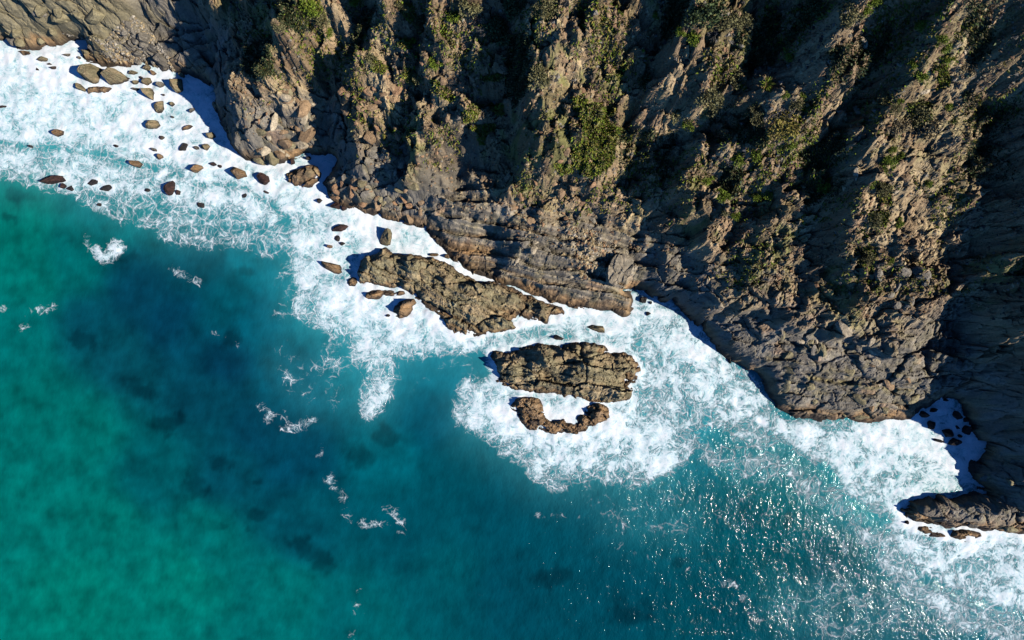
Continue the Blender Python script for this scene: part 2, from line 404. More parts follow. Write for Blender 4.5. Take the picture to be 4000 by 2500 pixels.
# crests, gullies and benches of the cliff: (x, y in the photograph, height above the sea in metres)
LINES = [
    # low headland in the top left corner
    [(-500, -100, 9), (0, -100, 9), (250, -100, 9.5), (440, -120, 9.5)],
    [(-300, 20, 6.5), (0, 10, 6.5), (250, 0, 7.2), (440, 0, 7.6), (470, 60, 6.0), (440, 120, 4)],
    [(0, 90, 3.4), (200, 90, 4.0), (330, 110, 4.2), (420, 130, 4.0)],
    # gully and cove behind it
    [(600, -250, 10), (530, 0, 5), (560, 100, 3.0), (620, 180, 2.0), (690, 260, 0.9)],
    [(760, -200, 13), (740, 0, 8), (800, 130, 4.5), (850, 260, 1.8)],
    # crests
    [(1260, -300, 28), (1180, 0, 22), (1085, 120, 18.5), (1065, 250, 14.5), (1000, 340, 10.5), (970, 450, 7.5), (940, 560, 3.6)],
    [(1580, -300, 29), (1500, 0, 23), (1410, 190, 18), (1395, 330, 15), (1345, 370, 13), (1370, 450, 10.5), (1430, 550, 9), (1410, 650, 6.5), (1420, 720, 4)],
    [(1750, -300, 31), (1690, 0, 25.5), (1670, 150, 22.5), (1665, 260, 20), (1650, 400, 17), (1615, 560, 13.5), (1590, 690, 9.5), (1590, 750, 5)],
    [(2280, -300, 36), (2180, 0, 30.5), (2150, 100, 28.5), (2125, 250, 25.5), (2100, 400, 22.5), (2105, 560, 19), (2090, 700, 14), (2060, 770, 10)],
    [(2800, -300, 38), (2700, 0, 32.5), (2660, 150, 29.5), (2640, 300, 27), (2620, 420, 24), (2570, 480, 20.5)],
    [(2740, 570, 21), (2690, 640, 20), (2690, 730, 17.5), (2740, 850, 13), (2800, 1000, 9)],
    [(3500, -300, 39), (3330, 60, 32.5), (3250, 170, 30), (3180, 260, 28), (3100, 370, 25.5), (3010, 470, 23), (2990, 570, 20.5), (2950, 660, 18), (2900, 780, 15), (2900, 950, 10.5)],
    [(3780, -300, 41), (3650, 0, 34.5), (3590, 100, 32.5), (3540, 250, 30), (3450, 390, 27.5), (3420, 520, 24.5), (3350, 660, 21.5), (3340, 850, 18), (3310, 1000, 14.5), (3330, 1140, 11.5), (3420, 1240, 8)],
    [(4000, -300, 41), (3900, 0, 32.8), (3890, 150, 30), (3900, 300, 27.3)],
    [(4500, -300, 42), (4400, 100, 35), (4361, 400, 29.5), (4375, 600, 26.5), (4353, 800, 23), (4330, 1000, 21.5), (4329, 1200, 19), (4276, 1400, 15.5), (4298, 1600, 14.5), (4298, 1780, 13.5), (4250, 1900, 8), (4200, 1980, 5)],
    # gullies
    [(1540, -300, 24.9), (1460, 0, 18.9), (1390, 100, 15.9), (1330, 200, 12.9), (1285, 330, 8.5), (1270, 430, 5.0), (1255, 520, 2.4), (1262, 580, 0.6)],
    [(1720, -300, 26.9), (1660, 0, 22.4), (1635, 100, 19.9), (1635, 250, 15.9), (1635, 400, 12.9), (1595, 560, 9.0), (1565, 640, 6.5), (1555, 720, 3.0)],
    [(2060, -300, 30.9), (2020, 0, 24.9), (2010, 150, 21.4), (1990, 300, 17.9), (1970, 450, 14.4), (1920, 600, 10.5), (1890, 700, 7.5), (1800, 765, 4.6)],
    [(2640, -300, 33.9), (2580, 0, 28.4), (2590, 150, 25.4), (2520, 300, 21.9), (2490, 430, 18.4), (2470, 560, 14.9), (2460, 700, 11.0), (2460, 850, 8.0), (2480, 980, 4.0), (2465, 1080, 1.6)],
    [(3080, -300, 34.9), (2990, 0, 28.9), (2960, 150, 25.9), (2920, 260, 23.4), (2880, 370, 21.4), (2810, 500, 18.9), (2640, 600, 16.4), (2600, 750, 12.9), (2620, 900, 8.5), (2660, 1080, 3.5)],
    [(3560, -300, 36.9), (3470, 0, 30.9), (3420, 150, 27.9), (3330, 300, 24.4), (3260, 450, 20.9), (3210, 600, 17.9), (3170, 750, 14.9), (3120, 900, 12.4), (3090, 1080, 8.5)],
    [(3880, -300, 38.9), (3800, 0, 31.9), (3790, 150, 29.7), (3800, 280, 26.4), (3830, 400, 21.7), (3850, 600, 17.9), (3850, 780, 14.4), (3740, 950, 10.5), (3700, 1150, 8.2), (3720, 1300, 5.0)],
    # lesser buttresses and knolls
    [(2830, 560, 19.5), (2790, 640, 17.5), (2800, 730, 15)], [(2900, 620, 19.5), (2880, 700, 17)], [(3180, 560, 21.5), (3140, 650, 18.6), (3120, 760, 15.3)],
    [(1460, 380, 13.5), (1530, 420, 12.5)], [(1760, 120, 22.5), (1780, 260, 19.5), (1770, 400, 16)], [(1780, 520, 13.5), (1800, 600, 11)], [(2260, 60, 28), (2290, 220, 25), (2280, 340, 22.5)],
    [(2350, 120, 27), (2370, 260, 24)], [(2240, 480, 19.5), (2260, 600, 16)], [(2780, 80, 29.5), (2800, 230, 26.5), (2800, 350, 24)], [(1960, 560, 12.2), (2000, 640, 10.5)], [(1280, 40, 20.5), (1250, 170, 17), (1180, 300, 13)],
    [(1130, 420, 8.8), (1200, 470, 7.2)], [(1560, 240, 16.5), (1560, 330, 14.3)], [(3100, 820, 14), (3160, 900, 12), (3200, 1000, 10.5)], [(3480, 900, 15.6), (3520, 1020, 13)], [(3560, 1120, 10.8), (3600, 1200, 9)], [(3600, 450, 24), (3620, 620, 20.3), (3560, 780, 17.5)],
    [(2600, 1000, 7), (2700, 1080, 5.6)], [(2560, 760, 12.6), (2580, 850, 10)], [(3900, 560, 19.5), (3920, 700, 16.6)],
    # low ledge in the middle left
    [(1300, 705, 2.4), (1400, 765, 2.2), (1550, 830, 2.0), (1650, 850, 2.0)],
    [(1450, 745, 2.4), (1600, 780, 3.2), (1700, 800, 4.2), (1900, 775, 7), (2060, 770, 9.6), (2240, 770, 10), (2300, 800, 9)],
    [(2330, 870, 7.2), (2380, 950, 5.6), (2420, 1020, 3.8), (2440, 1100, 2.6)],
    [(2015, 870, 6.6), (2025, 950, 5.6), (1990, 1045, 3.4)],
    [(1800, 870, 3.2), (1900, 880, 3.0), (1950, 960, 2.2), (1940, 1030, 1.4)],
    [(1720, 880, 2.6), (1750, 940, 1.6)],
    [(2080, 1000, 4.6), (2200, 1040, 4.0), (2350, 1130, 2.7), (2450, 1190, 1.8)],
    [(2100, 1110, 2.0), (2250, 1165, 1.6), (2380, 1195, 1.2)],
    # shelf at the foot of the right-hand cliff
    [(2560, 1120, 3.0), (2750, 1215, 4.6), (2900, 1240, 5.4), (3050, 1262, 5.8), (3300, 1305, 6.2), (3540, 1365, 5.8), (3700, 1380, 4.6)],
    [(2760, 1190, 6.5), (2900, 1215, 8.5), (3060, 1230, 9), (3300, 1275, 8.6), (3540, 1330, 8.4)],
    [(2850, 1330, 3.6), (2980, 1400, 3.8), (3100, 1420, 4.6), (3300, 1430, 5.2), (3560, 1450, 4.6), (3640, 1480, 3.6)],
    [(3080, 1560, 2.2), (3200, 1560, 2.4), (3400, 1570, 2.6), (3560, 1560, 2.2)],
    [(3680, 1470, 3.0), (3720, 1500, 2.4), (3800, 1520, 3.6)],
    [(3850, 1600, 3.5), (3900, 1700, 3.2), (3880, 1820, 2.2), (3900, 1890, 2.0)],
    # spit in the bottom right corner
    [(3560, 1990, 1.6), (3640, 1975, 2.4), (3750, 1970, 2.8), (3850, 1975, 3.0), (3990, 2000, 3.2), (4300, 2030, 3.5)],
    [(3650, 2020, 1.4), (3800, 2030, 1.6), (3950, 2050, 1.5)],
]

# coarse relief: smooth interpolation between the measured lines
X0, X1, Y0, Y1 = -84.0, 84.0, -52.0, 56.0
def solve_base():
    z = None
    for cs in (4.0, 2.0, 1.0, 0.5):
        xs = np.arange(X0, X1 + 1e-6, cs); ys = np.arange(Y0, Y1 + 1e-6, cs)
        gx, gy = np.meshgrid(xs, ys)
        d = sdist(gx, gy, COAST_W)
        fix = np.zeros(gx.shape, bool); val = np.zeros(gx.shape); cnt = np.zeros(gx.shape)
        for ln in LINES:
            p3 = [(*w(px, py, zz), zz) for px, py, zz in ln]
            for a, b in zip(p3[:-1], p3[1:]):
                n = max(2, int(math.hypot(b[0] - a[0], b[1] - a[1]) / (cs * 0.4)))
                for t in np.linspace(0, 1, n):
                    i = int(round((a[1] + (b[1] - a[1]) * t - Y0) / cs)); j = int(round((a[0] + (b[0] - a[0]) * t - X0) / cs))
                    if 0 <= i < gx.shape[0] and 0 <= j < gx.shape[1]:
                        val[i, j] += a[2] + (b[2] - a[2]) * t; cnt[i, j] += 1
        m = cnt > 0
        val[m] /= cnt[m]
        fix |= m
        sea = (d <= 0) & ~m
        val[sea] = np.maximum(d[sea] * 0.9, -4.0)
        fix |= sea
        if z is None:
            z = np.where(fix, val, 12.0)
        else:
            up = np.kron(z, np.ones((2, 2)))[:gx.shape[0], :gx.shape[1]]
            z = np.pad(up, ((0, gx.shape[0] - up.shape[0]), (0, gx.shape[1] - up.shape[1])), mode='edge')
            z = np.where(fix, val, z)
        for _ in range(260):
            p = np.pad(z, 1, mode='edge')
            z = np.where(fix, val, 0.25 * (p[:-2, 1:-1] + p[2:, 1:-1] + p[1:-1, :-2] + p[1:-1, 2:]))
    return xs, ys, z, d

bx, by, bz, bd = solve_base()
# soften the measured creases a little
for _ in range(2):
    p = np.pad(bz, 1, mode='edge')
    bz = 0.4 * bz + 0.15 * (p[:-2, 1:-1] + p[2:, 1:-1] + p[1:-1, :-2] + p[1:-1, 2:])

def bilerp(gx, gy, arr, x0, y0, cs):
    fx = np.clip((gx - x0) / cs, 0, arr.shape[1] - 1.001); fy = np.clip((gy - y0) / cs, 0, arr.shape[0] - 1.001)
    ix, iy = fx.astype(int), fy.astype(int)
    tx, ty = fx - ix, fy - iy
    return ((arr[iy, ix] * (1 - tx) + arr[iy, ix + 1] * tx) * (1 - ty) + (arr[iy + 1, ix] * (1 - tx) + arr[iy + 1, ix + 1] * tx) * ty)

def axis(lo, hi, step, far_lo, far_hi):
    core = list(np.arange(lo, hi + 1e-6, step))
    s, v = step, lo
    left = []
    while v > far_lo:
        s *= 1.35; v -= s; left.append(v)
    s, v = step, core[-1]
    right = []
    while v < far_hi:
        s *= 1.35; v += s; right.append(v)
    return np.array(left[::-1] + core + right)

# rock characters, shared by the cliff and the rocks in the surf
def strata(x, y, ang, spacing, seed, sharp=0.75):
    """stacked beds: saw-tooth ledges running along direction ang"""
    u, v = rot(x, y, ang)
    q = v / spacing + 0.9 * fbm(u * 0.10, v * 0.30, seed, 3) + 0.07 * fbm(u * 0.9, v * 1.1, seed + 9, 3)
    k = np.floor(q); f = q - k
    saw = np.where(f < sharp, f / sharp, (1 - f) / (1 - sharp))
    brk, _ = facets(u, k * 3.7 + 0.3 * v, 2.2, seed + 20, 0, 1.2, 0.5, 0.06, 0.1)
    return (saw - 0.5) * (0.55 + 0.9 * h01(k, k * 0, seed + 3)) + 0.18 * brk

TAN = np.array((0.48, 0.36, 0.20)); BROWN = np.array((0.34, 0.225, 0.128)); GREY = np.array((0.26, 0.228, 0.178))
OCHRE = np.array((0.33, 0.20, 0.095)); WET = np.array((0.030, 0.026, 0.026)); OLIVE = np.array((0.29, 0.245, 0.138))
RUST = np.array((0.34, 0.20, 0.11)); MOSS = np.array((0.21, 0.215, 0.06)); DARK = np.array((0.055, 0.05, 0.045))

print('terrain')
GX = axis(-66.0, 68.0, 0.125, -600, 600); GY = axis(-31.0, 42.0, 0.125, -40, 600)
TX, TY = np.meshgrid(GX, GY)
wx = TX + 0.5 * fbm(TX * 0.5, TY * 0.5, 3, 3); wy = TY + 0.5 * fbm(TX * 0.5, TY * 0.5, 5, 3)
TD = bilerp(wx, wy, bd, X0, Y0, 0.5)
_wa = 3.4 * ss(1.0, 7.0, TD)
TZ0 = bilerp(wx + _wa * fbm(TX * 0.16, TY * 0.13, 411, 4, 0.55), wy + _wa * fbm(TX * 0.16, TY * 0.13, 421, 4, 0.55), bz, X0, Y0, 0.5)
_fc, _ = facets(wx, wy, 1.1, 401, -10, 1.5, 0.9, 0.1, 0.06)
TD = TD + 0.75 * _fc * (np.abs(TD) < 4)
landf = ss(-0.2, 1.2, TD)
low = 1 - ss(6, 11, TZ0)                       # sea-washed hard rock below, loose weathered slope above
plat = ss(-11, -8, TX) * (1 - ss(15, 18, TX)) * (1 - ss(8, 11, TZ0))     # layered platform in the middle
shelf = ss(24, 28, TX) * low * (1 - ss(60, 66, TX))
f_big, r_big = facets(wx, wy, 3.4, 11, 8, 1.5, 1.0, 0.30, 0.05)
f_mid, r_mid = facets(wx, wy, 1.7, 31, -12, 1.6, 1.2, 0.35, 0.05)
f_sml, r_sml = facets(wx, wy, 0.6, 51, 10, 1.5, 1.0, 0.3, 0.09)
f_vert, r_vert = facets(wx, wy, 0.9, 71, 84, 3.0, 1.0, 0.4, 0.1)          # upright ribs running downhill
f_slab, r_slab = facets(wx, wy, 1.9, 91, -22, 2.4, 1.3, 0.45, 0.05)
st_a = 1.05 * strata(TX + 0.3 * (wx - TX), TY + 0.3 * (wy - TY), -11, 1.9, 101, 0.78) + 0.3 * strata(TX, TY, -11, 0.6, 106, 0.6)
st_b = (0.7 * strata(wx, wy, -5, 2.1, 131, 0.75) + 0.35 * strata(TX, TY, -6, 0.7, 136, 0.6)) * (0.4 + 0.6 * ss(-0.2, 0.3, fbm(wx * 0.12, wy * 0.3, 139, 3))) * (1 - 0.75 * ss(51, 54, TX))
st_c = strata(wx, wy, 3, 2.6, 141, 0.85)                                   # thick level beds of the lower cliff
rg = ridged(wx * 0.22, wy * 0.16, 201, 5, 0.55)
lump = fbm(wx * 0.55, wy * 0.5, 231, 5, 0.6)
f_crag, r_crag = facets(wx, wy, 1.5, 431, 70, 1.3, 0.6, 0.15, 0.1)
crag = ss(0.66, 0.72, r_crag) * (1.1 + 0.8 * f_crag) * ss(-0.15, 0.15, fbm(wx * 0.2, wy * 0.2, 441, 3))
f_crag2, r_crag2 = facets(wx, wy, 0.8, 451, 60, 1.4, 0.6, 0.15, 0.1)
crag2 = ss(0.70, 0.76, r_crag2) * (0.6 + 0.5 * f_crag2)
smooth = ss(-0.6, 0.4, sdist(TX, TY, wpts([(1655, 640), (1700, 590), (1800, 560), (1880, 600), (1870, 660), (1800, 720), (1740, 760), (1640, 735)], 8.0)))
spur8 = ss(-1, 1.5, sdist(TX, TY, np.array([w(3560, -50, 33), w(3760, -50, 31), w(3800, 400, 22), w(3700, 900, 13), w(3360, 1000, 14), w(3440, 500, 25)])))
rough = fbm(wx * 1.6, wy * 1.6, 221, 4, 0.62)
amp_up = 1 - low
headl = 1 - ss(-50, -44, TX)
mid_l = (1 - headl) * (1 - ss(-13, -10, TX))
bedded = low * mid_l
dz = low * (1 - plat) * (1 - shelf) * (1 - headl) * (1.1 * f_big + 0.75 * f_mid + 0.12 * f_sml)
dz = dz + bedded * 0.75 * st_c
dz = dz + low * headl * (1.3 * f_slab + 0.55 * f_mid + 0.2 * f_sml)
dz = dz + plat * low * (1.25 * st_a + 0.15 * f_mid + 0.10 * f_sml + 0.3 * f_big)
dz = dz + shelf * (1.0 * st_b + 0.8 * f_big + 0.45 * f_mid + 0.10 * f_sml + 0.1 * rough)
dz = dz + amp_up * (0.6 * (rg - 0.55) + 0.6 * lump + 0.2 * f_vert + 0.85 * f_mid + 0.26 * f_sml + 0.16 * rough + 1.1 * f_big + (1.3 * crag + 0.7 * crag2) * (1 - 0.6 * spur8))
dz = dz + ss(50, 53, TX) * (0.7 * f_vert + 0.7 * f_big + 0.4 * f_mid) * ss(1.5, 4, TZ0)
dz = dz * (1 - 0.75 * smooth) * (1 - 0.42 * spur8)
inner = ss(0.0, 1.5, TD)
TZ = TZ0 + dz * inner
TZ = TZ + landf * 0.7 * (1 - np.exp(-np.maximum(TD, 0) / 0.5)) + 0.12 * landf * rough
TZ = np.where(TD < 0, np.minimum(TZ, 0.9 * TD + 0.25 * f_mid + 0.1), TZ)

# colour of the ground itself
n1 = fbm(TX * 0.25, TY * 0.25, 301, 4); n2 = fbm(TX * 0.7, TY * 0.7, 321, 4); n3 = fbm(TX * 0.09, TY * 0.09, 341, 3)
n4 = fbm(TX * 1.7, TY * 1.7, 361, 3)
tc = np.broadcast_to(BROWN, TX.shape + (3,)).copy()
tc = mixc(tc, TAN, ss(-0.4, 0.25, n1 + 0.5 * n2 + 0.3 * spur8))
tc = mixc(tc, RUST, 0.7 * ss(0.15, 0.5, n2 - 0.3 * n1) * ss(0.45, 0.8, r_mid))
tc = mixc(tc, MOSS, 0.75 * ss(-0.05, 0.25, n3 + 0.7 * n2 - 0.05) * amp_up * (1 - 0.6 * spur8))
gz = ss(9.5, 5.5, TZ0) if False else 1 - ss(5.5, 10.5, TZ0 + 2.5 * n1)
tc = mixc(tc, GREY, gz)
tc = mixc(tc, OLIVE, gz * ss(-0.1, 0.4, n2) * 0.6)
tc = mixc(tc, RUST, 0.6 * gz * ss(0.75, 0.95, r_mid) * ss(0.0, 0.3, n1))
tc = mixc(tc, OLIVE * 1.0, headl * 0.8)
tc = mixc(tc, GREY * 0.62, 0.85 * smooth)
tc = mixc(tc, BROWN * 0.8, 0.7 * amp_up * ss(0.5, 0.8, r_crag))
tide = 1 - ss(1.3, 2.7, TZ + 0.8 * n2 + 0.5 * n1)
tc = mixc(tc, OCHRE * 1.05, tide * (0.35 + 0.6 * r_mid))
wetl = 1 - ss(0.25, 1.3, TZ + 0.7 * n2 + 0.5 * (r_mid - 0.5))
tc = mixc(tc, WET, wetl * 0.85)
tc = tc * (0.75 + 0.5 * r_mid[..., None]) * (0.85 + 0.3 * r_sml[..., None])
tc = tc * (1 + 0.12 * plat[..., None] * np.array((1.3, 1.0, 0.5)))
tc = tc * (1 + 0.35 * plat[..., None] * np.clip(st_a, -1, 1)[..., None])
# pale yellow bed on the shelf
yb = np.exp(-((seg_dist(TX, TY, np.array([w(3150, 1475, 4), w(3260, 1490, 4), w(3380, 1510, 4), w(3560, 1530, 3)]), False)) / 0.32) ** 2)
tc = mixc(tc, np.array((0.34, 0.28, 0.13)), yb * ss(-0.3, 0.1, n4) * 0.9)

keep = TD > -1.6
F, used = grid_faces(keep, len(GX), len(GY))
V = np.stack([TX, TY, TZ], -1).reshape(-1, 3)[used]
cliff = obj('cliff', mesh_np('cliff', V, F, M_CLIFF, tc.reshape(-1, 3)[used]))
tag(cliff, 'steep brown and grey rocky sea cliff with spurs and shaded gullies', None, None, 'structure')
print('cliff tris', len(F) * 2)

# height look-up over the fine part of the grid
_ci0 = int(np.argmin(np.abs(GX + 66.0))); _cj0 = int(np.argmin(np.abs(GY + 31.0)))
_nx = int(round(134.0 / 0.125)) + 1; _ny = int(round(73.0 / 0.125)) + 1
HF = TZ[_cj0:_cj0 + _ny, _ci0:_ci0 + _nx]
def ground(x, y):
    return bilerp(np.asarray(x, float), np.asarray(y, float), HF, -66.0, -31.0, 0.125)
def on_cliff(px, py):
    """places measured on the slope: follow the line of sight down to the ground"""
    px = np.asarray(px, float); py = np.asarray(py, float)
    res = np.zeros(px.shape + (3,)); done = np.zeros(px.shape, bool)
    for z in np.arange(46, -0.5, -0.1):
        s = (CAM_H - z) / FPX
        x, y = (px - 2000) * s, (1250 - py) * s
        m = (~done) & (ground(x, y) >= z)
        res[m] = np.stack([x, y, np.full(px.shape, z)], -1)[m]
        done |= m
    return res, done
def slope_at(x, y, e=0.4):
    return np.array([-(ground(x + e, y) - ground(x - e, y)) / (2 * e), -(ground(x, y + e) - ground(x, y - e)) / (2 * e), np.ones(np.shape(x))])

# ------------------------------------------------------------------ rocks standing in the surf (measured outlines)
# name, label, category, group, outline, top height, edge width, spot heights, bedding (angle, spacing, amount), tone
BIG = [
    ('rock_islet', 'large oval brown rock islet surrounded by white surf, biggest rock standing free of the shore', 'islet', None,
     [(1915, 1395), (1905, 1375), (1950, 1362), (2030, 1350), (2085, 1343), (2110, 1335), (2155, 1345), (2225, 1340), (2245, 1330), (2330, 1340), (2360, 1350),
      (2385, 1372), (2440, 1375), (2475, 1395), (2495, 1420), (2503, 1450), (2490, 1480), (2475, 1510), (2468, 1545), (2452, 1568), (2370, 1576),
      (2250, 1562), (2200, 1558), (2180, 1545), (2120, 1538), (2050, 1530), (1980, 1515), (1945, 1502), (1932, 1490), (1950, 1465), (1935, 1430)],
     1.3, 0.7, [(2020, 1400, 2.4), (2150, 1400, 3.1), (2300, 1410, 3.0), (2420, 1440, 2.4), (2080, 1470, 2.6), (2250, 1480, 2.7), (2400, 1520, 2.0), (1970, 1430, 2.0), (2200, 1530, 1.5)], (-5, 0.8, 0.30), 'olive'),
    ('rock_ledge', 'long flat brown rock ledge lying off the layered platform, upper end pointing at the surf', 'rock ledge', None,
     [(1395, 1062), (1412, 1015), (1430, 992), (1470, 975), (1505, 968), (1540, 990), (1580, 995), (1610, 990), (1650, 997), (1720, 1015), (1760, 1030), (1790, 1060),
      (1830, 1080), (1880, 1098), (1905, 1095), (1990, 1115), (2080, 1158), (2150, 1186), (2195, 1203), (2215, 1220), (2200, 1233), (2150, 1230), (2143, 1262),
      (2132, 1266), (2080, 1252), (2045, 1258), (2012, 1288), (1970, 1297), (1900, 1310), (1830, 1317), (1780, 1308), (1758, 1288), (1720, 1255), (1680, 1220),
      (1662, 1195), (1625, 1172), (1590, 1140), (1560, 1122), (1480, 1122), (1450, 1106), (1405, 1108)],
     1.0, 0.6, [(1450, 1030, 2.2), (1510, 1010, 3.0), (1620, 1045, 3.2), (1740, 1080, 2.9), (1850, 1120, 2.2), (1980, 1150, 2.2), (2100, 1200, 2.0), (1960, 1210, 1.3), (1850, 1230, 2.1), (1800, 1270, 1.6), (1950, 1260, 2.0), (1700, 1160, 1.6), (1500, 1085, 1.8), (1600, 1110, 1.5)], (-24, 0.75, 0.28), 'olive'),
    ('wave_washed_reef', 'low crescent of brown rock awash just below the oval islet', 'reef', None,
     [(1995, 1575), (2010, 1555), (2040, 1548), (2105, 1552), (2120, 1570), (2125, 1600), (2135, 1630), (2160, 1642), (2200, 1634), (2225, 1645), (2243, 1655), (2250, 1625),
      (2285, 1595), (2310, 1572), (2360, 1575), (2380, 1600), (2385, 1630), (2350, 1655), (2300, 1668), (2285, 1688), (2240, 1698), (2200, 1688), (2170, 1700),
      (2130, 1690), (2060, 1675), (2030, 1650), (2022, 1630), (2005, 1610), (1990, 1592)],
     0.9, 0.3, [(2050, 1580, 1.2), (2090, 1610, 1.2), (2070, 1650, .9), (2190, 1665, 0.9), (2300, 1640, 1.2), (2330, 1600, 1.7), (2345, 1625, 1.4)], (-20, 0.6, 0.22), 'ochre'),
    ('boulder', 'biggest brown boulder, wedged between the surf and the mouth of the shaded cove', 'boulder', 'large rocks off the shore',
     [(1097, 692), (1120, 668), (1175, 655), (1210, 641), (1245, 650), (1262, 680), (1250, 715), (1215, 735), (1170, 738), (1135, 725), (1110, 706)],
     1.3, 0.8, [(1150, 690, 1.9), (1215, 680, 2.3), (1190, 715, 1.7)], (40, 1.4, 0.12), 'brown'),
    ('rock_slab', 'pale tan slab above the pair of big tan boulders, split along its beds', 'rock slab', 'large rocks off the shore',
     [(318, 196), (360, 194), (400, 202), (450, 208), (500, 214), (520, 240), (515, 266), (470, 262), (420, 252), (395, 258), (365, 248), (338, 244)],
     1.2, 0.6, [(360, 220, 2.2), (420, 225, 2.4), (480, 238, 2.3)], (-18, 0.6, 0.2), 'olive'),
    ('rock_slab', 'flat tan slab with puddled foam lying below the pair of big tan boulders', 'rock slab', 'large rocks off the shore',
     [(342, 345), (350, 338), (380, 336), (410, 335), (452, 345), (440, 360), (415, 372), (380, 368), (345, 376)],
     0.7, 0.4, [(390, 352, 1.0)], (5, 0.6, 0.12), 'olive'),
    ('boulder', 'big square pale boulder standing on the end of the layered platform', 'boulder', None,
     None, 0, 0, None, None, 'pale'),
    ('rock_block', 'oblong tan rock lying under the left end of the long ledge', 'rock', 'broken blocks beside the long ledge',
     [(1426, 1165), (1430, 1145), (1450, 1132), (1500, 1130), (1545, 1133), (1582, 1135), (1586, 1150), (1560, 1160), (1500, 1158), (1475, 1172), (1440, 1172)],
     1.0, 0.5, [(1470, 1150, 1.4), (1540, 1147, 1.3)], (0, 0.9, 0.12), 'ochre'),
    ('rock_block', 'stacked pair of tan rocks below the oblong rock, nearest the breaking foam', 'rock', 'broken blocks beside the long ledge',
     [(1534, 1222), (1540, 1195), (1560, 1175), (1590, 1166), (1620, 1166), (1630, 1185), (1615, 1198), (1618, 1212), (1590, 1240), (1560, 1246), (1538, 1236)],
     1.1, 0.5, [(1570, 1190, 1.5), (1605, 1180, 1.3), (1575, 1225, 1.7)], (-10, 1.0, 0.15), 'ochre'),
    ('rock_block', 'round tan rock at the left tip of the long ledge beside the shaded foam', 'rock', 'broken blocks beside the long ledge',
     [(1353, 1105), (1360, 1090), (1378, 1080), (1396, 1085), (1400, 1105), (1390, 1120), (1365, 1122)],
     0.9, 0.45, [(1378, 1100, 1.5)], (10, 0.9, 0.1), 'ochre'),
    ('boulder', 'long oval dark brown rock below the spit in the lower right corner', 'boulder', 'rocks below the corner spit',
     [(3570, 2065), (3580, 2050), (3610, 2050), (3650, 2060), (3690, 2085), (3693, 2096), (3660, 2102), (3610, 2098), (3582, 2082)],
     0.8, 0.5, [(3630, 2075, 1.3)], (-15, 0.9, 0.12), 'ochre'),
    ('boulder', 'broad dark brown rock beside the long oval one below the spit, foam gap between them', 'boulder', 'rocks below the corner spit',
     [(3706, 2080), (3715, 2066), (3760, 2064), (3800, 2070), (3828, 2078), (3836, 2092), (3810, 2106), (3770, 2118), (3730, 2108), (3708, 2095)],
     0.8, 0.5, [(3760, 2088, 1.3), (3800, 2085, 1.2)], (-15, 0.9, 0.12), 'ochre'),
    ('rock_slab', 'flat orange-tan slab at the water edge under the low headland', 'rock slab', 'large rocks off the shore',
     [(62, 200), (80, 194), (125, 200), (136, 212), (120, 222), (95, 224), (75, 212)],
     0.6, 0.4, [(100, 208, 0.9)], (5, 0.5, 0.1), 'ochre'),
]
BIG_PALE = [(2370, 1080), (2380, 1030), (2397, 1000), (2425, 997), (2465, 1020), (2456, 1060), (2440, 1090), (2412, 1105), (2394, 1118), (2370, 1105)]

